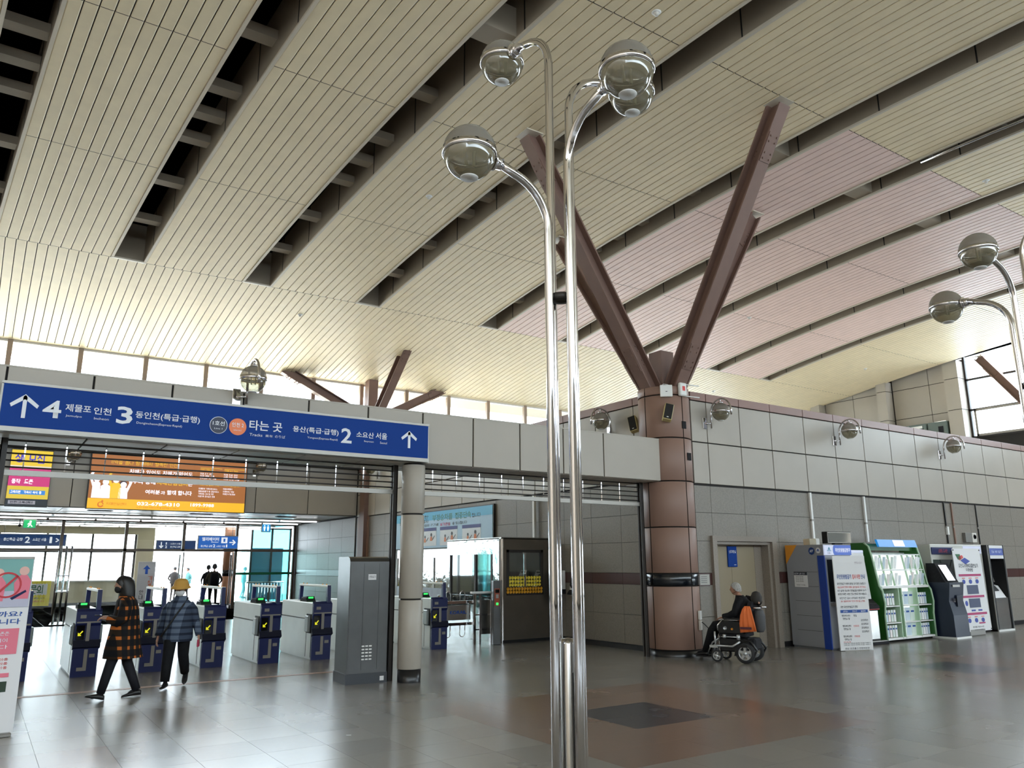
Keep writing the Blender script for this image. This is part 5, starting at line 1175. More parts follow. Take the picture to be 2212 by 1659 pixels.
def radii(s, k=1.0):
    r = dict(pelvis=.098, spine=.088, chest=.098, neck=.04, head=.04, shL=.05, shR=.05, elL=.036, elR=.036, wrL=.024, wrR=.024, hipL=.075, hipR=.075, knL=.05, knR=.05, anL=.034, anR=.034, toL=.026, toR=.026)
    return {n: v * s * k for n, v in r.items()}
# ---- woman in the plaid coat, walking left (local +x is ahead)
p1 = thing('person', 'woman in a long black and orange plaid coat walking left with a phone', 'person', (1.72, 11.6, 0), math.radians(168))
J = dict(pelvis=(0, 0, .80), spine=(.0, 0, .93), chest=(.01, 0, 1.13), neck=(.03, 0, 1.27), head=(.05, 0, 1.33), shL=(.01, .15, 1.2), elL=(.02, .2, .98), wrL=(.2, .12, .99), shR=(.01, -.15, 1.2), elR=(.03, -.2, .97), wrR=(.2, -.12, 1.0),
         hipL=(.0, .08, .78), knL=(.12, .09, .42), anL=(.2, .09, .07), toL=(.31, .09, .04), hipR=(0, -.08, .78), knR=(-.06, -.08, .43), anR=(-.2, -.08, .09), toR=(-.10, -.09, .03))
skin, ctop, cleg = MATS['skin'], MATS['cloth_black'], mat('legging', (24, 24, 30), .7, 0, .3)
zone1 = lambda c: 0 if (c.z > 1.25 or (c.x > .16 and .92 < c.z < 1.06)) else (2 if c.z < .8 else 1)
hc1 = (.075, 0, 1.405)
_, M1 = figure(p1, J, radii(.92), EDG, hc1, .215, math.radians(6), [skin, ctop, cleg], zone1, (((.21, .12, .99), (1, -.3, .05), (0, 1, 0), (0, 0, 1), .85, .7), ((.21, -.12, 1.0), (1, .3, .05), (0, -1, 0), (0, 0, 1), .85, .7)), math.radians(4))
pc = plaid('plaid_orange', (16, 17, 22), (40, 29, 20), (182, 100, 42), 8.2, 8.2, .34)
mb = MB(); mb.loft([oval(c, rx, ry, 24, None, w_) for c, rx, ry, w_ in (((-.01, 0, .50), .235, .255, .03), ((0, 0, .62), .215, .24, .025), ((0, 0, .8), .185, .225, .015), ((0, 0, .95), .165, .21, 0), ((.0, 0, 1.1), .145, .205, 0), ((.01, 0, 1.2), .125, .19, 0), ((.015, 0, 1.26), .085, .115, 0), ((.02, 0, 1.295), .07, .08, 0))], cap=False)
for s in (1, -1): mb.tube([(.01, s * .14, 1.21), (.0, s * .205, 1.12), (.02, s * .225, .99), (.08, s * .20, .955), (.19, s * .13, .985)], [.075, .08, .078, .07, .052], 14)
mb.obj('coat', pc, p1)
mb = MB(); mb.loft([oval((.015, 0, 1.25), .095, .11, 20), oval((.02, 0, 1.285), .088, .092, 20), oval((.02, 0, 1.315), .082, .084, 20), oval((.02, 0, 1.31), .07, .072, 20)], cap=False); mb.obj('collar', pc, p1)
for s in (1, -1):
    kx, ax = ((.12, .2), (-.06, -.2))[s < 0]
    MB().tube([(0, s * .075, .8), (kx * .6, s * .085, .6), (kx, s * .087, .43), ((kx + ax) / 2, s * .087, .26), (ax, s * .087, .085)], [.082, .078, .064, .058, .05], 14).obj('trouser_leg', cleg, p1)
mb = MB(); v, f = hair_cap(hc1, .215, M1, .22, -.3, 1.12); mb.add(v, f, True)
mb.loft([oval((cx_, 0, z), rx, ry, 22, None, w_) for z, cx_, rx, ry, w_ in ((1.515, .06, .04, .045, 0), (1.495, .05, .075, .078, 0), (1.45, .035, .094, .094, .01), (1.39, .022, .094, .1, .02), (1.32, .012, .092, .104, .03), (1.25, .002, .086, .104, .04), (1.19, -.004, .066, .09, .06), (1.165, -.006, .03, .05, .06))]); mb.obj('hair', MATS['hair'], p1)
mb = MB(); mb.ell(Vector(hc1) + M1 @ Vector((.052, 0, -.052)), .048, .064, .052, 18, 12, M1); mb.obj('face_mask', mat('mask_black', (18, 18, 20), .8), p1)
for a_, b_ in (((.15, .09, .0), (.37, .09, .05)), ((-.26, -.08, .02), (-.03, -.09, .0))):
    mb = MB(); shoe(mb, a_, b_, .042, .075); mb.obj('shoe', MATS['shoe'], p1)
t = thing('mobile_phone', 'dark mobile phone held by the woman in the plaid coat', 'phone', (1.72 - .3, 11.66, 1.02), math.radians(168)); MB().box(-.02, .06, -.035, .035, 0, .01, .002).obj('case', MATS['black'], t); MB().box(-.015, .055, -.03, .03, .0098, .011).obj('screen', MATS['screen_black'], t)
# ---- woman in blue checks, walking towards the viewer
p2 = thing('person', 'woman in a blue checked sweater, yellow hat and white mask holding a red wallet', 'person', (2.5, 12.22, 0), math.radians(-112))
J = dict(pelvis=(0, 0, .76), spine=(0, 0, .88), chest=(.01, 0, 1.06), neck=(.02, 0, 1.19), head=(.04, 0, 1.25), shL=(0, .15, 1.12), elL=(-.02, .235, .88), wrL=(.03, .28, .68), shR=(0, -.15, 1.12), elR=(-.02, -.22, .88), wrR=(.05, -.245, .68),
         hipL=(0, .08, .74), knL=(-.05, .085, .42), anL=(-.26, .10, .15), toL=(-.2, .11, .06), hipR=(0, -.08, .74), knR=(.1, -.08, .41), anR=(.14, -.08, .075), toR=(.24, -.09, .04))
zone2 = lambda c: 0 if (c.z > 1.18 or (abs(c.y) > .2 and c.z < .73)) else (2 if c.z < .76 else 1)
hc2 = (.06, 0, 1.325)
_, M2 = figure(p2, J, radii(.9), EDG, hc2, .21, math.radians(0), [skin, ctop, MATS['cloth_black']], zone2, (((.03, .285, .67), (.1, .15, -1), (1, 0, 0), (0, 1, 0), .85, .5), ((.05, -.25, .67), (.1, -.1, -1), (-1, 0, 0), (0, -1, 0), .85, .4)), math.radians(6))
for s in (1, -1):
    kx, ax, az = ((-.05, -.25, .17), (.1, .14, .09))[s < 0]
    MB().tube([(0, s * .072, .77), (kx * .6, s * .082, .6), (kx, s * .084, .42), ((kx + ax) / 2, s * .09, (.42 + az) / 2), (ax, s * .09, az)], [.086, .084, .074, .068, .06], 14).obj('trouser_leg', MATS['cloth_black'], p2)
sc_ = plaid('plaid_blue', (98, 110, 128), (62, 72, 90), (36, 42, 56), 11.5, 5.0, .38)
mb = MB(); mb.loft([oval(c, rx, ry, 24, None, w_) for c, rx, ry, w_ in (((0, 0, .61), .145, .185, .02), ((0, 0, .66), .16, .20, .02), ((0, 0, .8), .15, .195, .01), ((0, 0, .95), .135, .185, 0), ((0, 0, 1.06), .12, .18, 0), ((.005, 0, 1.13), .1, .155, 0), ((.01, 0, 1.19), .075, .09, 0), ((.015, 0, 1.225), .07, .075, 0))], cap=False)
for s, wy, wx in ((1, .285, .03), (-1, .25, .05)): mb.tube([(0, s * .12, 1.12), (-.01, s * .18, 1.03), (-.02, s * .22, .88), (wx, s * wy, .69)], [.055, .062, .056, .044], 14)
mb.obj('sweater', sc_, p2)
mb = MB(); mb.tube([(.02, .1, 1.2), (.11, .06, 1.1), (.15, -.03, .95), (.165, -.13, .78), (.12, -.2, .68)], .012, 6); mb.obj('bag_strap', MATS['black'], p2)
mb = MB(); v, f = hair_cap(hc2, .21, M2, .1, -.25, 1.08); mb.add(v, f, True); mb.obj('hair', MATS['hair'], p2)
hb = mat('hat_yellow', (196, 150, 70), .8); c = Vector(hc2)
mb = MB(); mb.loft([[c + M2 @ Vector((.105 * a * math.cos(k), .098 * a * math.sin(k), z)) for k in [2 * math.pi * i / 20 for i in range(20)]] for a, z in ((1.32, .022), (1.05, .05), (.98, .08), (.85, .118), (.5, .138), (.05, .142))], cap=False); mb.loft([[c + M2 @ Vector((.105 * a * math.cos(k) + max(0, math.cos(k)) * (a - 1) * .1, .098 * a * math.sin(k), z)) for k in [2 * math.pi * i / 20 for i in range(20)]] for a, z in ((1.02, .05), (1.4, .012), (1.36, .01), (1.0, .045))], cap=False); mb.obj('hat', hb, p2)
mb = MB(); mb.ell(c + M2 @ Vector((.05, 0, -.048)), .048, .066, .052, 18, 12, M2); mb.obj('face_mask', mat('mask_white', (222, 222, 222), .8), p2)
for a_, b_ in (((.08, -.08, .01), (.30, -.1, .01)), ((-.31, .1, .15), (-.15, .11, .01))):
    mb = MB(); shoe(mb, a_, b_, .04, .07); mb.obj('shoe', MATS['shoe'], p2)
t = thing('wallet', 'small crimson wallet in the hand of the woman in blue checks', 'wallet', (2.5 - .035 + .29, 12.22 - .14, .53), math.radians(-112)); MB().box(-.05, .05, -.012, .012, 0, .1, .006).obj('case', mat('crimson', (170, 30, 70), .5), t); MB().box(-.045, .045, -.014, .014, .045, .055).obj('flap', mat('crimson_dark', (130, 22, 54), .5), t)
# ---- man with a backpack seen from behind
def far_person(loc, rz, h, label, top, leg, hair_=True, bag=None, name='person'):
    t = thing(name, label, 'person', loc, rz); k = h / 1.7
    J = dict(pelvis=(0, 0, .90), spine=(0, 0, 1.03), chest=(.01, 0, 1.25), neck=(.02, 0, 1.41), head=(.04, 0, 1.48), shL=(0, .18, 1.34), elL=(-.03, .28, 1.1), wrL=(.12, .22, .97), shR=(0, -.18, 1.34), elR=(-.03, -.28, 1.1), wrR=(.12, -.22, .97),
             hipL=(0, .09, .88), knL=(.08, .1, .48), anL=(.02, .1, .08), toL=(.16, .11, .04), hipR=(0, -.09, .88), knR=(.0, -.1, .48), anR=(-.12, -.1, .09), toR=(.02, -.11, .04))
    J = {n: tuple(q * k for q in v) for n, v in J.items()}
    z = lambda c: 0 if c.z > 1.42 * k else (2 if c.z < .88 * k else 1)
    hc = (.05 * k, 0, 1.585 * k)
    _, M = figure(t, J, radii(1.12 * k), EDG, hc, .225 * k, 0, [MATS['skin_far'], top, leg], z, (((.13 * k, .21 * k, .96 * k), (1, -.3, -.2), (0, 1, 0), (0, 0, 1), k, .6), ((.13 * k, -.21 * k, .96 * k), (1, .3, -.2), (0, -1, 0), (0, 0, 1), k, .6)))
    mb = MB(); v, f = hair_cap(hc, .225 * k, M, .2, -.25, 1.1); mb.add(v, f, True); mb.obj('hair', MATS['hair'], t)
    mb = MB(); mb.loft([oval((0, 0, z_ * k), rx * k, ry * k, 20) for z_, rx, ry in ((.84, .14, .2), (1.0, .14, .195), (1.2, .14, .21), (1.34, .11, .2), (1.42, .07, .1))], cap=False); mb.obj('jacket', top, t)
    for a_, b_ in (((-.04 * k, .1 * k, 0), (.2 * k, .11 * k, 0)), ((-.18 * k, -.1 * k, .02), (.06 * k, -.11 * k, 0))):
        mb = MB(); shoe(mb, a_, b_); mb.obj('shoe', MATS['shoe'], t)
    if bag:
        mb = MB(); mb.loft([oval((-.2 * k, 0, z_ * k), rx * k, ry * k, 16) for z_, rx, ry in ((.92, .07, .12), (.95, .11, .15), (1.15, .12, .16), (1.3, .1, .14), (1.36, .04, .08))]); mb.obj('backpack', MATS['cloth_black'], t)
        mb = MB()
        for s in (1, -1): mb.tube([(-.12 * k, s * .09 * k, 1.33 * k), (.03 * k, s * .11 * k, 1.42 * k), (.14 * k, s * .12 * k, 1.25 * k), (.05 * k, s * .16 * k, 1.0 * k)], .02 * k, 6)
        mb.obj('backpack_straps', MATS['cloth_black'], t)
    return t
olive, dk = mat('cloth_olive', (70, 66, 52), .8, 0, .2), mat('cloth_dark', (40, 38, 38), .8, 0, .2)
far_person((7.56, 31.5, 0), math.radians(82), 1.70, 'man with a black backpack walking away beyond the gates', olive, dk, True, True)
far_person((7.98, 34.2, 0), math.radians(95), 1.66, 'person half hidden in front of the man with the backpack', dk, dk)
far_person((8.0, 41.0, 0), math.radians(60), 1.6, 'small distant figure left in the bright corridor opening', dk, dk)
far_person((8.85, 42.0, 0), math.radians(200), 1.55, 'small distant figure in a teal top in the corridor opening', mat('cloth_teal', (60, 110, 110), .8), dk)

# ================================================================ WHEELCHAIR AND ITS RIDER
WC = (11.17, 9.40, 0); WR = math.atan2(.92, -.38)
wc = thing('power_wheelchair', 'black powered wheelchair with silver trim beside the brown pillar', 'wheelchair', WC, WR)
silver = mat('silver_paint', (196, 198, 200), .3, .6); blk = MATS['cloth_charcoal']; gloss = mat('gloss_black', (24, 24, 26), .3)
def wheel(x, y, r, w, nm, spokes=5):
    tt = MB(); tt.lathe([(r * .68, -w / 2), (r * .9, -w / 2), (r, -w * .25), (r, w * .25), (r * .9, w / 2), (r * .68, w / 2), (r * .68, -w / 2)], (x, y, r), 32, M=Matrix.Rotation(math.pi / 2, 3, 'X')); o = tt.obj(nm, MATS['rubber'], wc)
    rm = MB(); rm.lathe([(r * .60, -w * .3), (r * .69, -w * .42), (r * .69, w * .42), (r * .60, w * .3), (r * .60, -w * .3)], (x, y, r), 32, M=Matrix.Rotation(math.pi / 2, 3, 'X'))
    for k in range(spokes):
        a = 2 * math.pi * k / spokes + .3; d = Vector((math.cos(a), 0, math.sin(a))); n = Vector((-math.sin(a), 0, math.cos(a)))
        c = Vector((x, y, r)); rm.loft([[c + d * (r * u) + n * (ww * r * sn) + Vector((0, yy * w, 0)) for sn, yy in ((-1, -.4), (1, -.4), (1, .4), (-1, .4))] for u, ww in ((.1, .2), (.35, .11), (.62, .16))], smooth=False)
    rm.lathe([(.001, -w * .55), (r * .2, -w * .5), (r * .22, w * .5), (.001, w * .55)], (x, y, r), 18, M=Matrix.Rotation(math.pi / 2, 3, 'X')); rm.obj('rim', silver, o)
for s in (1, -1):
    wheel(0, s * .25, .165, .085, 'drive_wheel'); wheel(.50, s * .23, .10, .06, 'caster_wheel', 4)
    MB().prism([(-.05, .30), (.14, .30), (.18, .12), (.15, .12), (.11, .26), (-.05, .26)], 1, s * .25 - .05, s * .25 + .05).obj('mudguard', gloss, wc)
    MB().tube([(-.12, s * .27, .1), (-.2, s * .25, .22), (-.1, s * .25, .36), (.02, s * .25, .38)], .02, 8).obj('rear_guard', gloss, wc)
    MB().cyl((.50, s * .23, .12), (.47, s * .23, .26), .022, 8).obj('caster_fork', gloss, wc)
    MB().tube([(.53, s * .29, .27), (.2, s * .29, .27), (.07, s * .29, .35)], .018, 8).obj('frame_rail', silver, wc)
    MB().prism([(.02, .48), (.42, .48), (.46, .52), (.44, .62), (.34, .68), (.0, .66)], 1, s * .25 - .02, s * .25 + .02).obj('side_panel', gloss, wc)
    MB().tube([(.45, s * .27, .52), (.45, s * .27, .60), (.36, s * .27, .70), (.02, s * .27, .695)], .013, 8).obj('arm_tube', MATS['chrome'], wc)
    MB().box(.02, .34, s * .25 - .035, s * .25 + .035, .69, .735, .01).obj('armrest', gloss, wc)
    MB().cyl((.34, s * .27, .40), (.34, s * .27, .46), .03, 12).cyl((.1, s * .27, .38), (.1, s * .27, .46), .03, 12).cyl((.12, s * .27, .42), (.32, s * .27, .42), .012, 8).obj('side_fittings', silver, wc)
    MB().cyl((.50, s * .29, .27), (.50, s * .29, .50), .016, 8).box(.46, .60, s * .29 - .015, s * .29 + .015, .235, .275).obj('front_post', silver, wc)
MB().lathe([(.001, .0), (.035, .0), (.03, .008)], (.32, .272, .56), 16, M=Matrix.Rotation(-math.pi / 2, 3, 'X')).obj('emblem', silver, wc)
MB().lathe([(.001, .0), (.02, .0), (.018, .008)], (.2, .272, .55), 14, M=Matrix.Rotation(-math.pi / 2, 3, 'X')).obj('emblem', MATS['kiosk_orange'], wc)
MB().box(-.05, .46, -.2, .2, .17, .40, .02).obj('battery_box', gloss, wc); MB().box(-.16, -.02, -.18, .18, .2, .40, .03).obj('rear_cover', blk, wc)
MB().box(-.02, .46, -.22, .22, .42, .48, .01).box(-.02, .46, -.21, .21, .48, .53, .02).obj('seat', blk, wc)
MB().prism([(-.02, .5), (.06, .5), (-.08, 1.0), (-.15, 1.0)], 1, -.2, .2).obj('backrest', blk, wc)
MB().cyl((-.12, 0, .98), (-.16, 0, 1.08), .02, 8).obj('headrest_post', MATS['chrome'], wc)
mb = MB(); mb.loft([oval((-.17, 0, z), rx, ry, 16) for z, rx, ry in ((.96, .05, .1), (1.0, .085, .13), (1.08, .09, .13), (1.15, .06, .09), (1.17, .02, .03))]); mb.obj('headrest', mat('headrest_brown', (44, 40, 36), .8), wc)
MB().cyl((-.08, .16, .9), (-.28, .16, .9), .016, 8).cyl((-.08, -.16, .9), (-.28, -.16, .9), .016, 8).obj('push_handle', MATS['chrome'], wc)
mb = MB(); mb.loft([oval((-.2, 0, z), rx, ry, 14) for z, rx, ry in ((.5, .05, .1), (.55, .08, .14), (.75, .09, .15), (.86, .06, .13))]); mb.obj('rear_bag', mat('bag_grey', (70, 70, 72), .8), wc)
MB().tube([(.46, .1, .4), (.62, .1, .3), (.72, .1, .12)], .016, 8).tube([(.46, -.1, .4), (.62, -.1, .3), (.72, -.1, .12)], .016, 8).obj('footrest_hanger', silver, wc); MB().box(.66, .92, -.15, .15, .055, .075).obj('foot_plate', gloss, wc)
rd = thing('person', 'white haired person in black sitting in the wheelchair facing the wall', 'person', WC, WR)
J = dict(pelvis=(.10, 0, .62), spine=(.08, 0, .76), chest=(.08, 0, .96), neck=(.13, 0, 1.09), head=(.16, 0, 1.14), shL=(.08, .17, 1.03), elL=(.14, .25, .82), wrL=(.36, .2, .74), shR=(.06, -.17, 1.03), elR=(-.12, -.25, .97), wrR=(-.2, -.04, 1.0),
         hipL=(.12, .1, .60), knL=(.56, .12, .58), anL=(.76, .11, .15), toL=(.9, .12, .11), hipR=(.12, -.1, .60), knR=(.56, -.12, .58), anR=(.78, -.11, .15), toR=(.92, -.12, .11))
zoner = lambda c: 0 if (c.z > 1.085 or (c.x > .32 and .69 < c.z < .82 and c.y > .1)) else 1
hcr = (.18, 0, 1.205)
_, Mr = figure(rd, J, radii(1.05), EDG, hcr, .215, math.radians(14), [MATS['skin'], MATS['cloth_black']], zoner, (((.37, .2, .735), (1, -.2, -.25), (0, 1, 0), (0, 0, 1), .95, .6), ((-.2, -.03, 1.0), (-.3, 1, 0), (0, 1, 0), (0, 0, 1), .95, .6)))
mb = MB(); mb.loft([oval(c, rx, ry, 22) for c, rx, ry in (((.10, 0, .56), .17, .205), ((.09, 0, .7), .16, .20), ((.08, 0, .88), .145, .20), ((.08, 0, 1.0), .125, .19), ((.10, 0, 1.06), .09, .12), ((.12, 0, 1.1), .065, .07))], cap=False)
mb.tube([(.08, .15, 1.03), (.1, .23, .93), (.14, .255, .82), (.25, .23, .765), (.36, .2, .745)], [.068, .07, .062, .054, .046], 14); mb.tube([(.06, -.15, 1.03), (-.05, -.23, 1.0), (-.12, -.25, .97), (-.2, -.06, 1.0)], [.068, .07, .062, .048], 14); mb.obj('jacket', MATS['cloth_black'], rd)
mb = MB()
for s in (1, -1): mb.tube([(.12, s * .09, .61), (.35, s * .11, .62), (.55, s * .12, .59), (.62, s * .12, .5), (.76, s * .11, .14)], [.085, .082, .072, .064, .05], 14)
mb.obj('trousers', MATS['cloth_black'], rd)
mb = MB(); v, f = hair_cap(hcr, .215, Mr, .27, -.2, 1.06); mb.add(v, f, True); mb.obj('hair', MATS['hair_grey'], rd)
mb = MB(); mb.tube([Vector(hcr) + Mr @ Vector(q) for q in ((.03, .078, -.01), (-.02, .08, -.05), (.06, .06, -.075))], .003, 5); mb.obj('mask_strap', MATS['black'], rd)
MB().obox((.13, .165, .86), (1, 0, .6), (0, 1, 0), (-.6, 0, 1), .004, .004, .03).obj('zip', silver, rd)
for a_, b_ in (((.70, .11, .08), (.96, .12, .08)), ((.72, -.11, .08), (.98, -.12, .08))):
    mb = MB(); shoe(mb, a_, b_); mb.obj('shoe', MATS['shoe'], rd)
vst = thing('safety_vest', 'orange vest hanging over the wheelchair armrest', 'vest', WC, WR)
mb = MB(); n = 9; R0 = []
for i, (z, x0_, x1_, yy) in enumerate(((.93, -.12, -.03, .24), (.88, -.15, .0, .275), (.78, -.18, .03, .30), (.65, -.21, .05, .305), (.53, -.23, .045, .30))):
    R0.append([(x0_ + (x1_ - x0_) * k / n, yy + .016 * math.sin(k * 2.1 + i * .4) * (i > 0), z - (.03 * k / n if i == 4 else 0)) for k in range(n + 1)] + [(x1_ - (x1_ - x0_) * k / n, yy - .012 + .016 * math.sin((n - k) * 2.1 + i * .4) * (i > 0), z - (.03 * (n - k) / n if i == 4 else 0)) for k in range(n + 1)])
mb.loft(R0); mb.obj('cloth', MATS['orange_cloth'], vst)
MB().box(-.15, .045, .312, .318, .555, .595).obj('reflective_band', mat('band_maroon', (90, 40, 50), .6), vst)
# ================================================================ MACHINES ALONG THE FRONT WALL
t = thing('document_kiosk', 'large grey and blue document kiosk beside the beige door', 'kiosk', (13.82, 9.66, 0), math.radians(-4))
MB().box(.02, .78, .02, .92, .0, .06).obj('plinth', mat('kiosk_plinth', (110, 112, 116), .5), t)
MB().prism([(0, .04), (.93, .04), (.93, 1.62), (.64, 1.99), (0, 1.99)], 0, 0, .8).obj('body', MATS['kiosk_grey'], t)
MB().prism([(.935, 1.62), (.935, 1.995), (.64, 1.995)], 0, -.004, .804).obj('orange_corner', MATS['kiosk_orange'], t)
MB().prism([(-.012, .02), (.15, .02), (.15, 1.78), (-.012, 1.78)], 0, -.008, .02).obj('blue_edge', MATS['kiosk_blue'], t)
sd = MB().prism([(.17, .09), (.76, .09), (.76, 1.5), (.56, 1.76), (.17, 1.76)], 0, -.01, 0).obj('side_door', MATS['kiosk_grey'], t)
for z in (.34, .62, .9, 1.18, 1.46): MB().box(-.013, -.009, .17, .76, z, z + .006).obj('groove', MATS['frame_dark'], sd)
fx = lambda: ((-.012, .0, 0), (0, -1, 0), (0, 0, 1))
F = ((-.012, 0, 0), (0, -1, 0), (0, 0, 1))      # u = -y on the left side
nb = flat(MB(), F, -.75, 1.17, -.42, 1.46, .003).obj('notice', MATS['paper'], t); F2 = ((-.016, 0, 0), (0, -1, 0), (0, 0, 1))
flat(MB(), F2, -.75, 1.4, -.42, 1.46, .002).obj('notice_header', MATS['ink'], nb); F3 = ((-.019, 0, 0), (0, -1, 0), (0, 0, 1))
text('CCTV', (-.74, 1.415, -.63, 1.445), sw, t, 'lettering', F3, .02); hangul('설치 안내', (-.61, 1.415, -.48, 1.445), sw, t, F3)
for k in range(4): hangul('설치목적 범죄예방', (-.71, 1.365 - .032 * k, -.52, 1.382 - .032 * k), MATS['ink'], t, F2)
hangul('담당부서 미추홀구', (-.7, 1.2, -.47, 1.22), MATS['ink'], t, F2)
flatpoly(MB(), F, disc(-.27, 1.87, .075, 8), .003).obj('badge', mat('badge_navy', (24, 56, 120), .4), t); text('ADT', (-.315, 1.845, -.225, 1.895), sw, t, 'lettering', F2, .03, .3)
flatpoly(MB(), F, disc(-.11, 1.88, .055, 20), .003).obj('badge', MATS['paper'], t); flatpoly(MB(), F2, [(-.145, 1.875), (-.075, 1.875), (-.11, 1.91)], .002).obj('badge_emblem', MATS['ink_blue'], t); flatpoly(MB(), F2, [(-.15, 1.86), (-.07, 1.86), (-.07, 1.867), (-.15, 1.867)], .002).obj('badge_emblem', MATS['ink_blue'], t)
F = ((0, -.006, 0), (1, 0, 0), (0, 0, 1)); lit = mat('header_lit', (206, 216, 240), .4, emit=.8)
MB().box(.01, .79, -.03, .0, 1.79, 1.98).obj('header_box', lit, t); F = ((0, -.033, 0), (1, 0, 0), (0, 0, 1))
flatpoly(MB(), F, [(.28, 1.79), (.79, 1.79), (.79, 1.98), (.28, 1.98), (.255, 1.94), (.245, 1.885), (.255, 1.83)], .002).obj('header_blue', mat('header_blue', (60, 96, 190), .4, emit=.8), t)
F2 = ((0, -.037, 0), (1, 0, 0), (0, 0, 1)); text('무인민원발급창구', (.31, 1.845, .76, 1.925), MATS['sign_lit'], t, 'lettering', F2, .02)
flatpoly(MB(), F2, [(.09, 1.89), (.17, 1.89), (.13, 1.95)], .002).obj('emblem', mat('emblem_teal', (50, 140, 170), .4, emit=.5), t); flatpoly(MB(), F2, [(.07, 1.865), (.19, 1.865), (.19, 1.88), (.07, 1.88)], .002).obj('emblem', MATS['emblem_teal'], t); hangul('미추홀구', (.08, 1.81, .18, 1.845), MATS['ink'], t, F2)
MB().box(.08, .72, -.01, .02, .9, 1.7).obj('touch_screen', MATS['screen_black'], t); MB().box(.08, .72, -.12, .0, .82, .88).obj('ledge', MATS['alu'], t)
t = thing('display_screen', 'small wide mirror-like screen standing on the grey kiosk', 'screen', (13.95, 9.62, 1.995), math.radians(-12))
MB().box(0, .62, .02, .16, .02, .25, .004).obj('case', MATS['black'], t); MB().box(.01, .61, .012, .02, .03, .24).obj('bezel', MATS['alu'], t); MB().box(.025, .595, .008, .013, .045, .225).obj('panel', mat('screen_mirror', (150, 156, 160), .05, .9), t); MB().box(.2, .4, .04, .12, 0, .02).obj('foot', MATS['black'], t)
t = thing('junction_box', 'small beige box with a white lamp on top of the grey kiosk', 'box', (14.4, 10.3, 1.995))
MB().box(-.2, .02, -.08, .08, 0, .13, .01).obj('box', MATS['cream'], t); MB().box(.03, .17, -.06, .06, 0, .14, .015).obj('lamp', MATS['white'], t)
# notice banner in front of the kiosk
t = thing('notice_banner', 'tall white notice panel with red and blue print before the grey kiosk', 'banner', (13.86, 9.5, 0), math.radians(-17))
MB().box(0, .75, 0, .02, 0.01, 1.77, .003).obj('panel', MATS['paper'], t); MB().box(.1, .65, 0, .3, 0, .02).obj('foot', MATS['alu'], t)
F = ((0, -.004, 0), (1, 0, 0), (0, 0, 1)); ik, ir, ib = MATS['ink'], MATS['ink_red'], MATS['ink_blue']
text('무인민원발급기', (.06, 1.33, .39, 1.42), ib, t, 'lettering', F, .02); text('임시 이전', (.42, 1.33, .6, 1.42), ir, t, 'lettering', F, .02); text('안내', (.62, 1.33, .71, 1.42), ib, t, 'lettering', F, .01)
hangul('인천도시공사', (.5, 1.62, .68, 1.66), mat('ink_pale', (190, 180, 190), .6), t, F)
for k, (s, m_) in enumerate((('무인민원발급기 이용에 불편을 드려 대단히 죄송합니다', ik), ('시설 공사로 인하여 아래와 같이 임시로 이전 하오니', ir), ('이전 설치된 장소에서 민원발급을 이용하여 주시기', ik), ('바라며 자세한 사항은 안내 전화로 문의 바랍니다', ik))): hangul(s, (.05, 1.225 - .065 * k, .72, 1.262 - .065 * k), m_, t, F)
hangul('이전기간 공사 시작부터 완료까지', (.08, .955, .68, .99), ik, t, F); hangul('공사 일정에 따라 기간이 변경 될 수 있음', (.1, .90, .66, .93), ir, t, F); hangul('주변 무인민원발급기 현황', (.08, .79, .48, .83), ik, t, F)
flat(MB(), F, .07, .70, .70, .755, .002).obj('table_header', ib, t); F2 = ((0, -.008, 0), (1, 0, 0), (0, 0, 1))
for x, s in ((.13, '설치장소'), (.34, '운영시간'), (.54, '발급민원')): hangul(s, (x, .712, x + .11, .742), sw, t, F2)
for z in (.63, .44, .25): hangul('행정복지센터', (.09, z, .29, z + .035), ik, t, F); hangul('민원실 앞', (.11, z - .055, .27, z - .02), ik, t, F)
hangul('평일', (.36, .63, .44, .665), ik, t, F); hangul('연중무휴', (.34, .44, .47, .47), ir, t, F); hangul('연중무휴', (.34, .25, .47, .28), ir, t, F)
for k in range(4): hangul('주민등록등본', (.52, .54 - .07 * k, .69, .575 - .07 * k), ik, t, F)
hangul('안내사항', (.08, .155, .25, .175), ir, t, F)
for z in (.13, .10): hangul('신분증 없이 지문으로 본인확인 후 발급 가능합니다', (.08, z, .7, z + .018), ik, t, F)
hangul('문의 미추홀구 민원여권과', (.1, .03, .66, .06), ik, t, F)
# white totem behind the banner
t = thing('touch_totem', 'white and black touch machine between the notice panel and the green rack', 'kiosk', (15.1, 9.9, 0))
MB().box(-.05, .85, -.12, .35, 0, .06, .008).obj('base', MATS['cloth_charcoal'], t); MB().box(0, .8, -.12, -.04, .06, .075).obj('base_trim', MATS['alu'], t)
MB().prism([(.0, .06), (.3, .06), (.3, 1.88), (.22, 1.88), (.22, 1.0), (.0, .8)], 0, 0, .74).obj('shell', MATS['black'], t)
MB().prism([(.1, .86), (.215, .9), (.215, 1.84), (.19, 1.84)], 0, .0, .72).obj('front', MATS['paper'], t); MB().box(.02, .72, .18, .24, 1.84, 1.9, .01).obj('top_lamp', lit, t)
MB().prism([(-.06, .68), (.1, .8), (.1, .86), (-.06, .76)], 0, .02, .72).obj('tray', MATS['cloth_charcoal'], t); MB().box(.02, .72, -.005, .0, .1, .66).obj('lower_front', MATS['stainless'], t); MB().box(.03, .7, -.07, -.06, .69, .70).obj('red_strip', MATS['ink_red'], t)
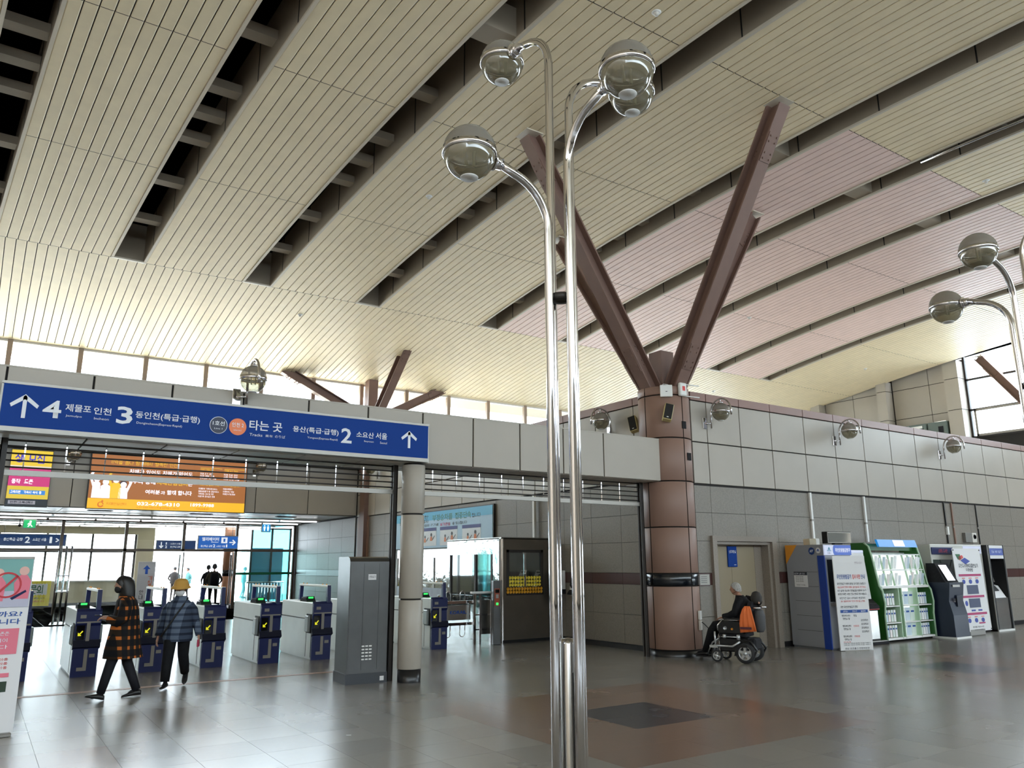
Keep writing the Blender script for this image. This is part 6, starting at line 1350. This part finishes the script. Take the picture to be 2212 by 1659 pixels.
# green brochure rack
t = thing('brochure_rack', 'lit green brochure rack with a blue header among the machines', 'rack', (15.98, 9.85, 0))
RW = 1.92
glw = mat('rack_lit', (232, 240, 238), .4, emit=1.1); tr_ = mat('rack_trim', (176, 206, 176), .35)
prof = [(.0, .05), (.0, .55), (-.03, .8), (.0, 1.05), (.06, 1.15), (.16, 1.75), (.22, 1.98), (.32, 2.06), (.62, 2.06), (.62, .05)]
for x in (0, RW - .05): MB().prism(prof, 0, x, x + .05).obj('side', MATS['green_rack'], t)
for x in (-.008, RW - .042): MB().tube([(x + .025, p[0] - .005, p[1]) for p in prof[:8]], .022, 8).obj('side_trim', tr_, t)
MB().box(.05, RW - .05, .5, .55, .05, 1.86).obj('back', mat('rack_back', (150, 160, 156), .5), t)
MB().box(.05, RW - .05, .3, .34, 1.9, 2.04).obj('top_rail', MATS['green_rack'], t)
hd = MB().prism([(.07, 1.97), (.12, 1.97), (.17, 2.13), (.12, 2.13)], 0, .2, RW - .22).obj('header', mat('rack_blue', (40, 146, 226), .35, emit=.7), t)
MB().prism([(.068, 1.985), (.07, 1.985), (.115, 2.12), (.113, 2.12)], 0, .78, 1.2).obj('header_print', MATS['sign_lit'], hd)
MB().box(.05, RW - .05, .02, .34, 1.10, 1.14).obj('shelf', MATS['white'], t)
MB().box(.05, RW - .05, .0, .5, .05, .09).obj('shelf', MATS['white'], t)
def slat_y(z): return .06 + (z - 1.15) / .6 * .10
for x in (.05, .345, .64, 1.2, 1.42, 1.64, 1.84): MB().prism([(slat_y(1.15), 1.14), (slat_y(1.15) + .03, 1.14), (slat_y(1.82) + .03, 1.82), (slat_y(1.82), 1.82)], 0, x - .012, x + .012).obj('divider', tr_, t)
for z in (1.14, 1.48, 1.81): MB().box(.05, RW - .05, slat_y(z) - .01, slat_y(z) + .02, z - .012, z + .012).obj('crossbar', MATS['white'], t)
MB().prism([(slat_y(1.15) + .08, 1.15), (slat_y(1.15) + .09, 1.15), (slat_y(1.8) + .09, 1.8), (slat_y(1.8) + .08, 1.8)], 0, .06, RW - .06).obj('light_panel', glw, t)
random.seed(3)
bm_ = [mat('leaflet_%d' % k, c, .5) for k, c in enumerate(((246, 247, 248), (232, 236, 242), (196, 212, 224), (238, 230, 228), (214, 226, 220), (150, 160, 176)))]
def leaflet(x, y, z, w, h, tilt, lab, m_):
    o = MB().obox((0, 0, h / 2), (1, 0, 0), (0, math.cos(tilt), -math.sin(tilt)), (0, math.sin(tilt), math.cos(tilt)), w / 2, .006, h / 2)
    q = thing('leaflet', lab, 'leaflet', (15.98 + x, 9.85 + y, z), 0, 'leaflets in the brochure rack')
    o.obj('cover', m_, q); MB().obox((0, -.007, h * .7), (1, 0, 0), (0, math.cos(tilt), -math.sin(tilt)), (0, math.sin(tilt), math.cos(tilt)), w * .36, .002, h * .07).obj('title', MATS['ink_blue'], q)
ORD = 'first second third fourth fifth sixth seventh eighth ninth tenth eleventh twelfth thirteenth'.split()
for z0 in (1.16, 1.50):
    for k, x in enumerate((.12, .235, .42, .53, .73, .85, 1.28, 1.37, 1.49, 1.58, 1.69, 1.78)):
        leaflet(x, slat_y(z0) + .025, z0, .085, random.uniform(.2, .29), -.17, '%s leaflet from the left in the %s tier of the green rack' % (ORD[k], 'second bright' if z0 < 1.3 else 'topmost bright'), bm_[(k + int(z0 * 10)) % 5])
for z in (.38, .72): MB().box(.05, .62, .0, .3, z, z + .02).obj('shelf', MATS['white'], t); MB().box(.74, RW - .05, .0, .3, z, z + .02).obj('shelf', MATS['white'], t)
for x in (.62, .74, 1.35): MB().box(x - .012, x + .012, .0, .34, .06, 1.1).obj('divider', tr_, t)
MB().box(.75, 1.34, .2, .21, .09, 1.09).obj('light_panel', glw, t)
for z0, tn in ((.1, 'bottom'), (.41, 'middle lower'), (.75, 'upper lower')):
    LL = lambda k: '%s leaflet from the left in the %s tier of the green rack' % (ORD[k], tn)
    for k in range(5): leaflet(.11 + .1 * k, .08, z0, .075, .24, .0, LL(k), bm_[(k + 1) % 5])
    for k in range(3): leaflet(.86 + .185 * k, .1, z0, .165, .27, -.05, LL(5 + k), bm_[(k * 2) % 5])
    for k in range(5): leaflet(1.42 + .09 * k, .08, z0, .07, .24, .0, LL(8 + k), bm_[(k + 3) % 5])
# navy bin
t = thing('return_bin', 'dark navy book return bin between the rack and the roll-up banner', 'bin', (17.98, 9.46, 0))
MB().prism([(0, .04), (.0, .5), (.06, .8), (.0, 1.2), (.5, 1.2), (.5, .04)], 0, 0, .6).obj('body', mat('bin_navy', (28, 36, 56), .35), t)
MB().prism([(.1, 1.2), (.5, 1.2), (.5, 1.62), (.3, 1.62)], 0, .02, .58).obj('hood', MATS['cloth_charcoal'], t)
MB().prism([(.08, 1.24), (.26, 1.58), (.27, 1.575), (.09, 1.235)], 0, .1, .42).obj('screen', MATS['stainless'], t)
MB().box(.1, .4, -.01, 0, 1.1, 1.15).obj('name_strip', MATS['alu'], t); nt_ = MB().box(.25, .5, .01, .02, .68, .92).obj('note', MATS['navy_dark'], t); MB().box(-.01, .62, -.02, .52, 0, .04).obj('base', MATS['white'], t); MB().box(.16, .2, .0, .05, .78, .86).obj('lock', MATS['chrome'], t)
# roll-up banner
t = thing('roll_up_banner', 'white roll-up banner about the book machine with purple bars', 'banner', (18.66, 9.62, 0), math.radians(0))
MB().prism([(.0, .1), (.01, .1), (.06, 1.95), (.05, 1.95)], 0, 0, 1.24).obj('sheet', MATS['paper'], t); MB().cyl((0, .1, .12), (1.0, .2, 1.9), .012, 6).cyl((1.24, .1, .12), (.24, .2, 1.9), .012, 6).obj('cross_pole', MATS['black'], t); MB().box(.25, .95, .0, .35, 0, .16, .02).obj('water_base', mat('base_grey', (150, 148, 144), .5), t)
for x, z, y in ((.02, .12, -.005), (1.2, .12, -.005), (.02, 1.9, .045), (1.2, 1.9, .045)): MB().box(x, x + .03, y - .006, y + .004, z, z + .025).obj('eyelet', MATS['black'], t)
F = ((0, -.004, .1), (1, 0, 0), (0, .027, 1))
pu = mat('purple_bar', (176, 50, 104), .5); bk = mat('book_blue', (50, 70, 160), .5)
for pts, m_ in ((([(.1, 1.72), (.3, 1.72), (.34, 1.6), (.2, 1.6)]), 'notice_green'), ([(.2, 1.66), (.4, 1.7), (.44, 1.64), (.26, 1.58)], 'emblem_red'), ([(.3, 1.58), (.5, 1.64), (.72, 1.56), (.5, 1.49)], 'book_blue')): flatpoly(MB(), F, pts[::-1], .002).obj('book_emblem', MATS[m_], t)
hangul('무인도서예약대출반납기', (.18, 1.42, 1.06, 1.5), ik, t, F); hangul('이용방법', (.48, 1.33, .8, 1.4), ik, t, F)
for z in (1.22, .74, .36):
    flat(MB(), F, .12, z, 1.12, z + .05, .002).obj('bar', pu, t)
    for k in range(3):
        if z == .74: break
        flatpoly(MB(), F, disc(.3 + .3 * k, z - .12, .07, 16, .05), .002).obj('icon', bk, t); flat(MB(), F, .24 + .3 * k, z - .05, .37 + .3 * k, z - .035, .002).obj('icon_title', ir, t)
for z in (.84, .54): flat(MB(), F, .4, z - .02, .9, z + .2 - .02, .002).obj('screen_shot', mat('shot', (66, 74, 104), .5), t)
for x in (.45, .75): flat(MB(), F, x, .44, x + .18, .475, .002).obj('icon', bk, t)
flatpoly(MB(), F, disc(.28, .62, .06, 14), .002).obj('icon', bk, t); flat(MB(), F, .7, .16, .98, .19, .002).obj('small_bar', pu, t); hangul('미추홀구립도서관', (.4, .08, .9, .11), ik, t, F); hangul('인천광역시 미추홀구', (.45, .02, .85, .045), ik, t, F)
# book vending machine
t = thing('book_machine', 'white book vending machine behind the roll-up banner', 'vending machine', (18.35, 10.0, 0))
wm = mat('machine_white', (206, 206, 200), .35)
MB().box(0, 2.35, .0, .6, .08, 2.05, .01).obj('body', wm, t); MB().box(.03, 2.32, .03, .57, 0, .08).obj('plinth', MATS['cloth_charcoal'], t)
MB().box(.02, .95, -.02, 0, 1.82, 1.98).obj('sign_band', mat('band_navy', (36, 44, 92), .4), t); hangul('스마트 도서관', (.3, 1.86, .7, 1.94), ir, t, ((0, -.024, 0), (1, 0, 0), (0, 0, 1)))
MB().box(.05, 1.35, -.012, 0, .2, 1.7).obj('book_door', MATS['booth_glass'], t); MB().box(1.4, 1.8, -.03, 0, .85, 1.78).obj('screen', MATS['screen_black'], t)
MB().box(1.45, 2.3, -.01, 0, 1.84, 2.02).obj('header', lit, t); MB().box(1.95, 2.2, -.012, 0, 1.1, 1.7).obj('side_window', MATS['pane_green'], t)
MB().box(2.0, 2.15, -.03, 0, .72, .9).obj('reader', MATS['cloth_charcoal'], t); MB().box(2.02, 2.12, -.02, 0, .98, 1.02).obj('lock', MATS['black'], t); MB().box(2.02, 2.2, -.012, 0, .4, .43).obj('red_mark', ir, t)
# cash machine
t = thing('cash_machine', 'cash machine in a black framed steel cabin at the right end', 'cash machine', (20.72, 9.86, 0))
MB().box(0, .06, 0, .7, 0, 2.05).box(.73, .79, 0, .7, 0, 2.05).obj('side_frame', MATS['black'], t); MB().box(-.02, 0, 0, .02, 0, 2.05).box(.79, .81, 0, .02, 0, 2.05).obj('edge_trim', MATS['alu'], t)
MB().box(.06, .73, 0, .7, 1.72, 2.04).obj('header', MATS['paper'], t); MB().box(.07, .72, -.006, 0, 1.8, 1.97).obj('header_print', mat('atm_blue', (84, 106, 186), .4, emit=.6), t); hangul('현금 자동 지급기', (.14, 1.86, .65, 1.92), sw, t, ((0, -.009, 0), (1, 0, 0), (0, 0, 1)))
MB().box(.06, .73, .35, .7, .04, 1.72).obj('back_panel', mat('atm_violet', (172, 168, 190), .4), t); MB().box(.06, .73, .02, .35, .04, .78).obj('lower_front', MATS['stainless'], t)
MB().prism([(.04, .78), (.34, .78), (.34, 1.1), (.2, 1.06)], 0, .1, .68).obj('console', MATS['paper'], t); MB().prism([(.1, .95), (.19, 1.06), (.2, 1.05), (.11, .94)], 0, .25, .5).obj('keypad', MATS['black'], t)
MB().prism([(.22, 1.15), (.34, 1.15), (.34, 1.28), (.26, 1.28)], 0, .12, .6).obj('card_unit', MATS['alu'], t); MB().box(.0, .79, -.01, .7, 0, .04).obj('base', MATS['white'], t); MB().box(.15, .6, .33, .35, 1.3, 1.6).obj('screen', MATS['screen_black'], t)
# pink banner at the left edge
t = thing('standing_banner', 'tall white and pink safety banner at the left edge', 'banner', (-.22, 9.72, 0), math.radians(4))
MB().box(0, .74, 0, .012, .03, 1.73).obj('sheet', MATS['paper'], t); MB().box(.05, .72, -.08, .1, 0, .035, .006).obj('base', MATS['alu'], t); MB().cyl((.37, .03, 0), (.37, .03, 1.75), .012, 8).obj('pole', MATS['alu'], t); MB().box(0, .74, -.01, .02, 1.72, 1.745).obj('top_bar', MATS['alu'], t)
F = ((0, -.004, 0), (1, 0, 0), (0, 0, 1)); F2 = ((0, -.008, 0), (1, 0, 0), (0, 0, 1)); F3 = ((0, -.012, 0), (1, 0, 0), (0, 0, 1))
flat(MB(), F, .01, 1.24, .73, 1.72, .002).obj('picture', mat('banner_teal', (120, 172, 168), .5), t)
flat(MB(), F2, .01, 1.24, .73, 1.4, .002).obj('picture_ground', mat('banner_lilac', (186, 186, 206), .5), t)
pk_ = mat('banner_pink', (226, 120, 140), .5)
for c, z in ((.66, 1.4), (.44, 1.38)):
    flatpoly(MB(), F2, disc(c, z + .2, .045, 16), .003).obj('figure_head', mat('figure_skin', (226, 180, 170), .5), t); flatpoly(MB(), F2, [(c - .06, z - .08), (c + .06, z - .08), (c + .07, z + .1), (c + .03, z + .16), (c - .03, z + .16), (c - .08, z + .08)], .003).obj('figure_body', pk_, t)
mb = MB()
for i in range(24):
    a, b = 2 * math.pi * i / 24, 2 * math.pi * (i + 1) / 24; flatpoly(mb, F3, [(.52 + .13 * math.cos(a), 1.46 + .13 * math.sin(a)), (.52 + .13 * math.cos(b), 1.46 + .13 * math.sin(b)), (.52 + .112 * math.cos(b), 1.46 + .112 * math.sin(b)), (.52 + .112 * math.cos(a), 1.46 + .112 * math.sin(a))][::-1], .002)
flatpoly(mb, F3, [(.425, 1.37), (.44, 1.355), (.615, 1.545), (.60, 1.56)], .002); mb.obj('ban_ring', mat('ring_red', (190, 50, 60), .5), t)
flatpoly(MB(), F3, [(.56, 1.33), (.58, 1.31), (.7, 1.39), (.69, 1.41)], .002).obj('phone', MATS['navy'], t)
text('들을까요?', (.28, 1.145, .69, 1.2), ib, t, 'lettering', F, .02); text('없습니다', (.3, 1.07, .68, 1.125), ib, t, 'lettering', F, .02)
flat(MB(), F, .06, .78, .68, 1.03, .002).obj('pink_box', pk_, t); 
for k, s in enumerate(('이동중 휴대폰은', '사고 위험이', '높습니다')): hangul(s, (.3, .965 - .065 * k, .6, 1.0 - .065 * k), sw, t, F2)
for z in (.72, .68, .64): hangul('안전한 철도 이용', (.3, z, .62, z + .025), ir, t, F)
flat(MB(), F, .3, .56, .64, .6, .002).obj('pink_bar', pk_, t); flat(MB(), F, .5, .42, .63, .52, .002).obj('picture_small', mat('leaf_dark', (40, 60, 44), .5), t)
finish_texts()
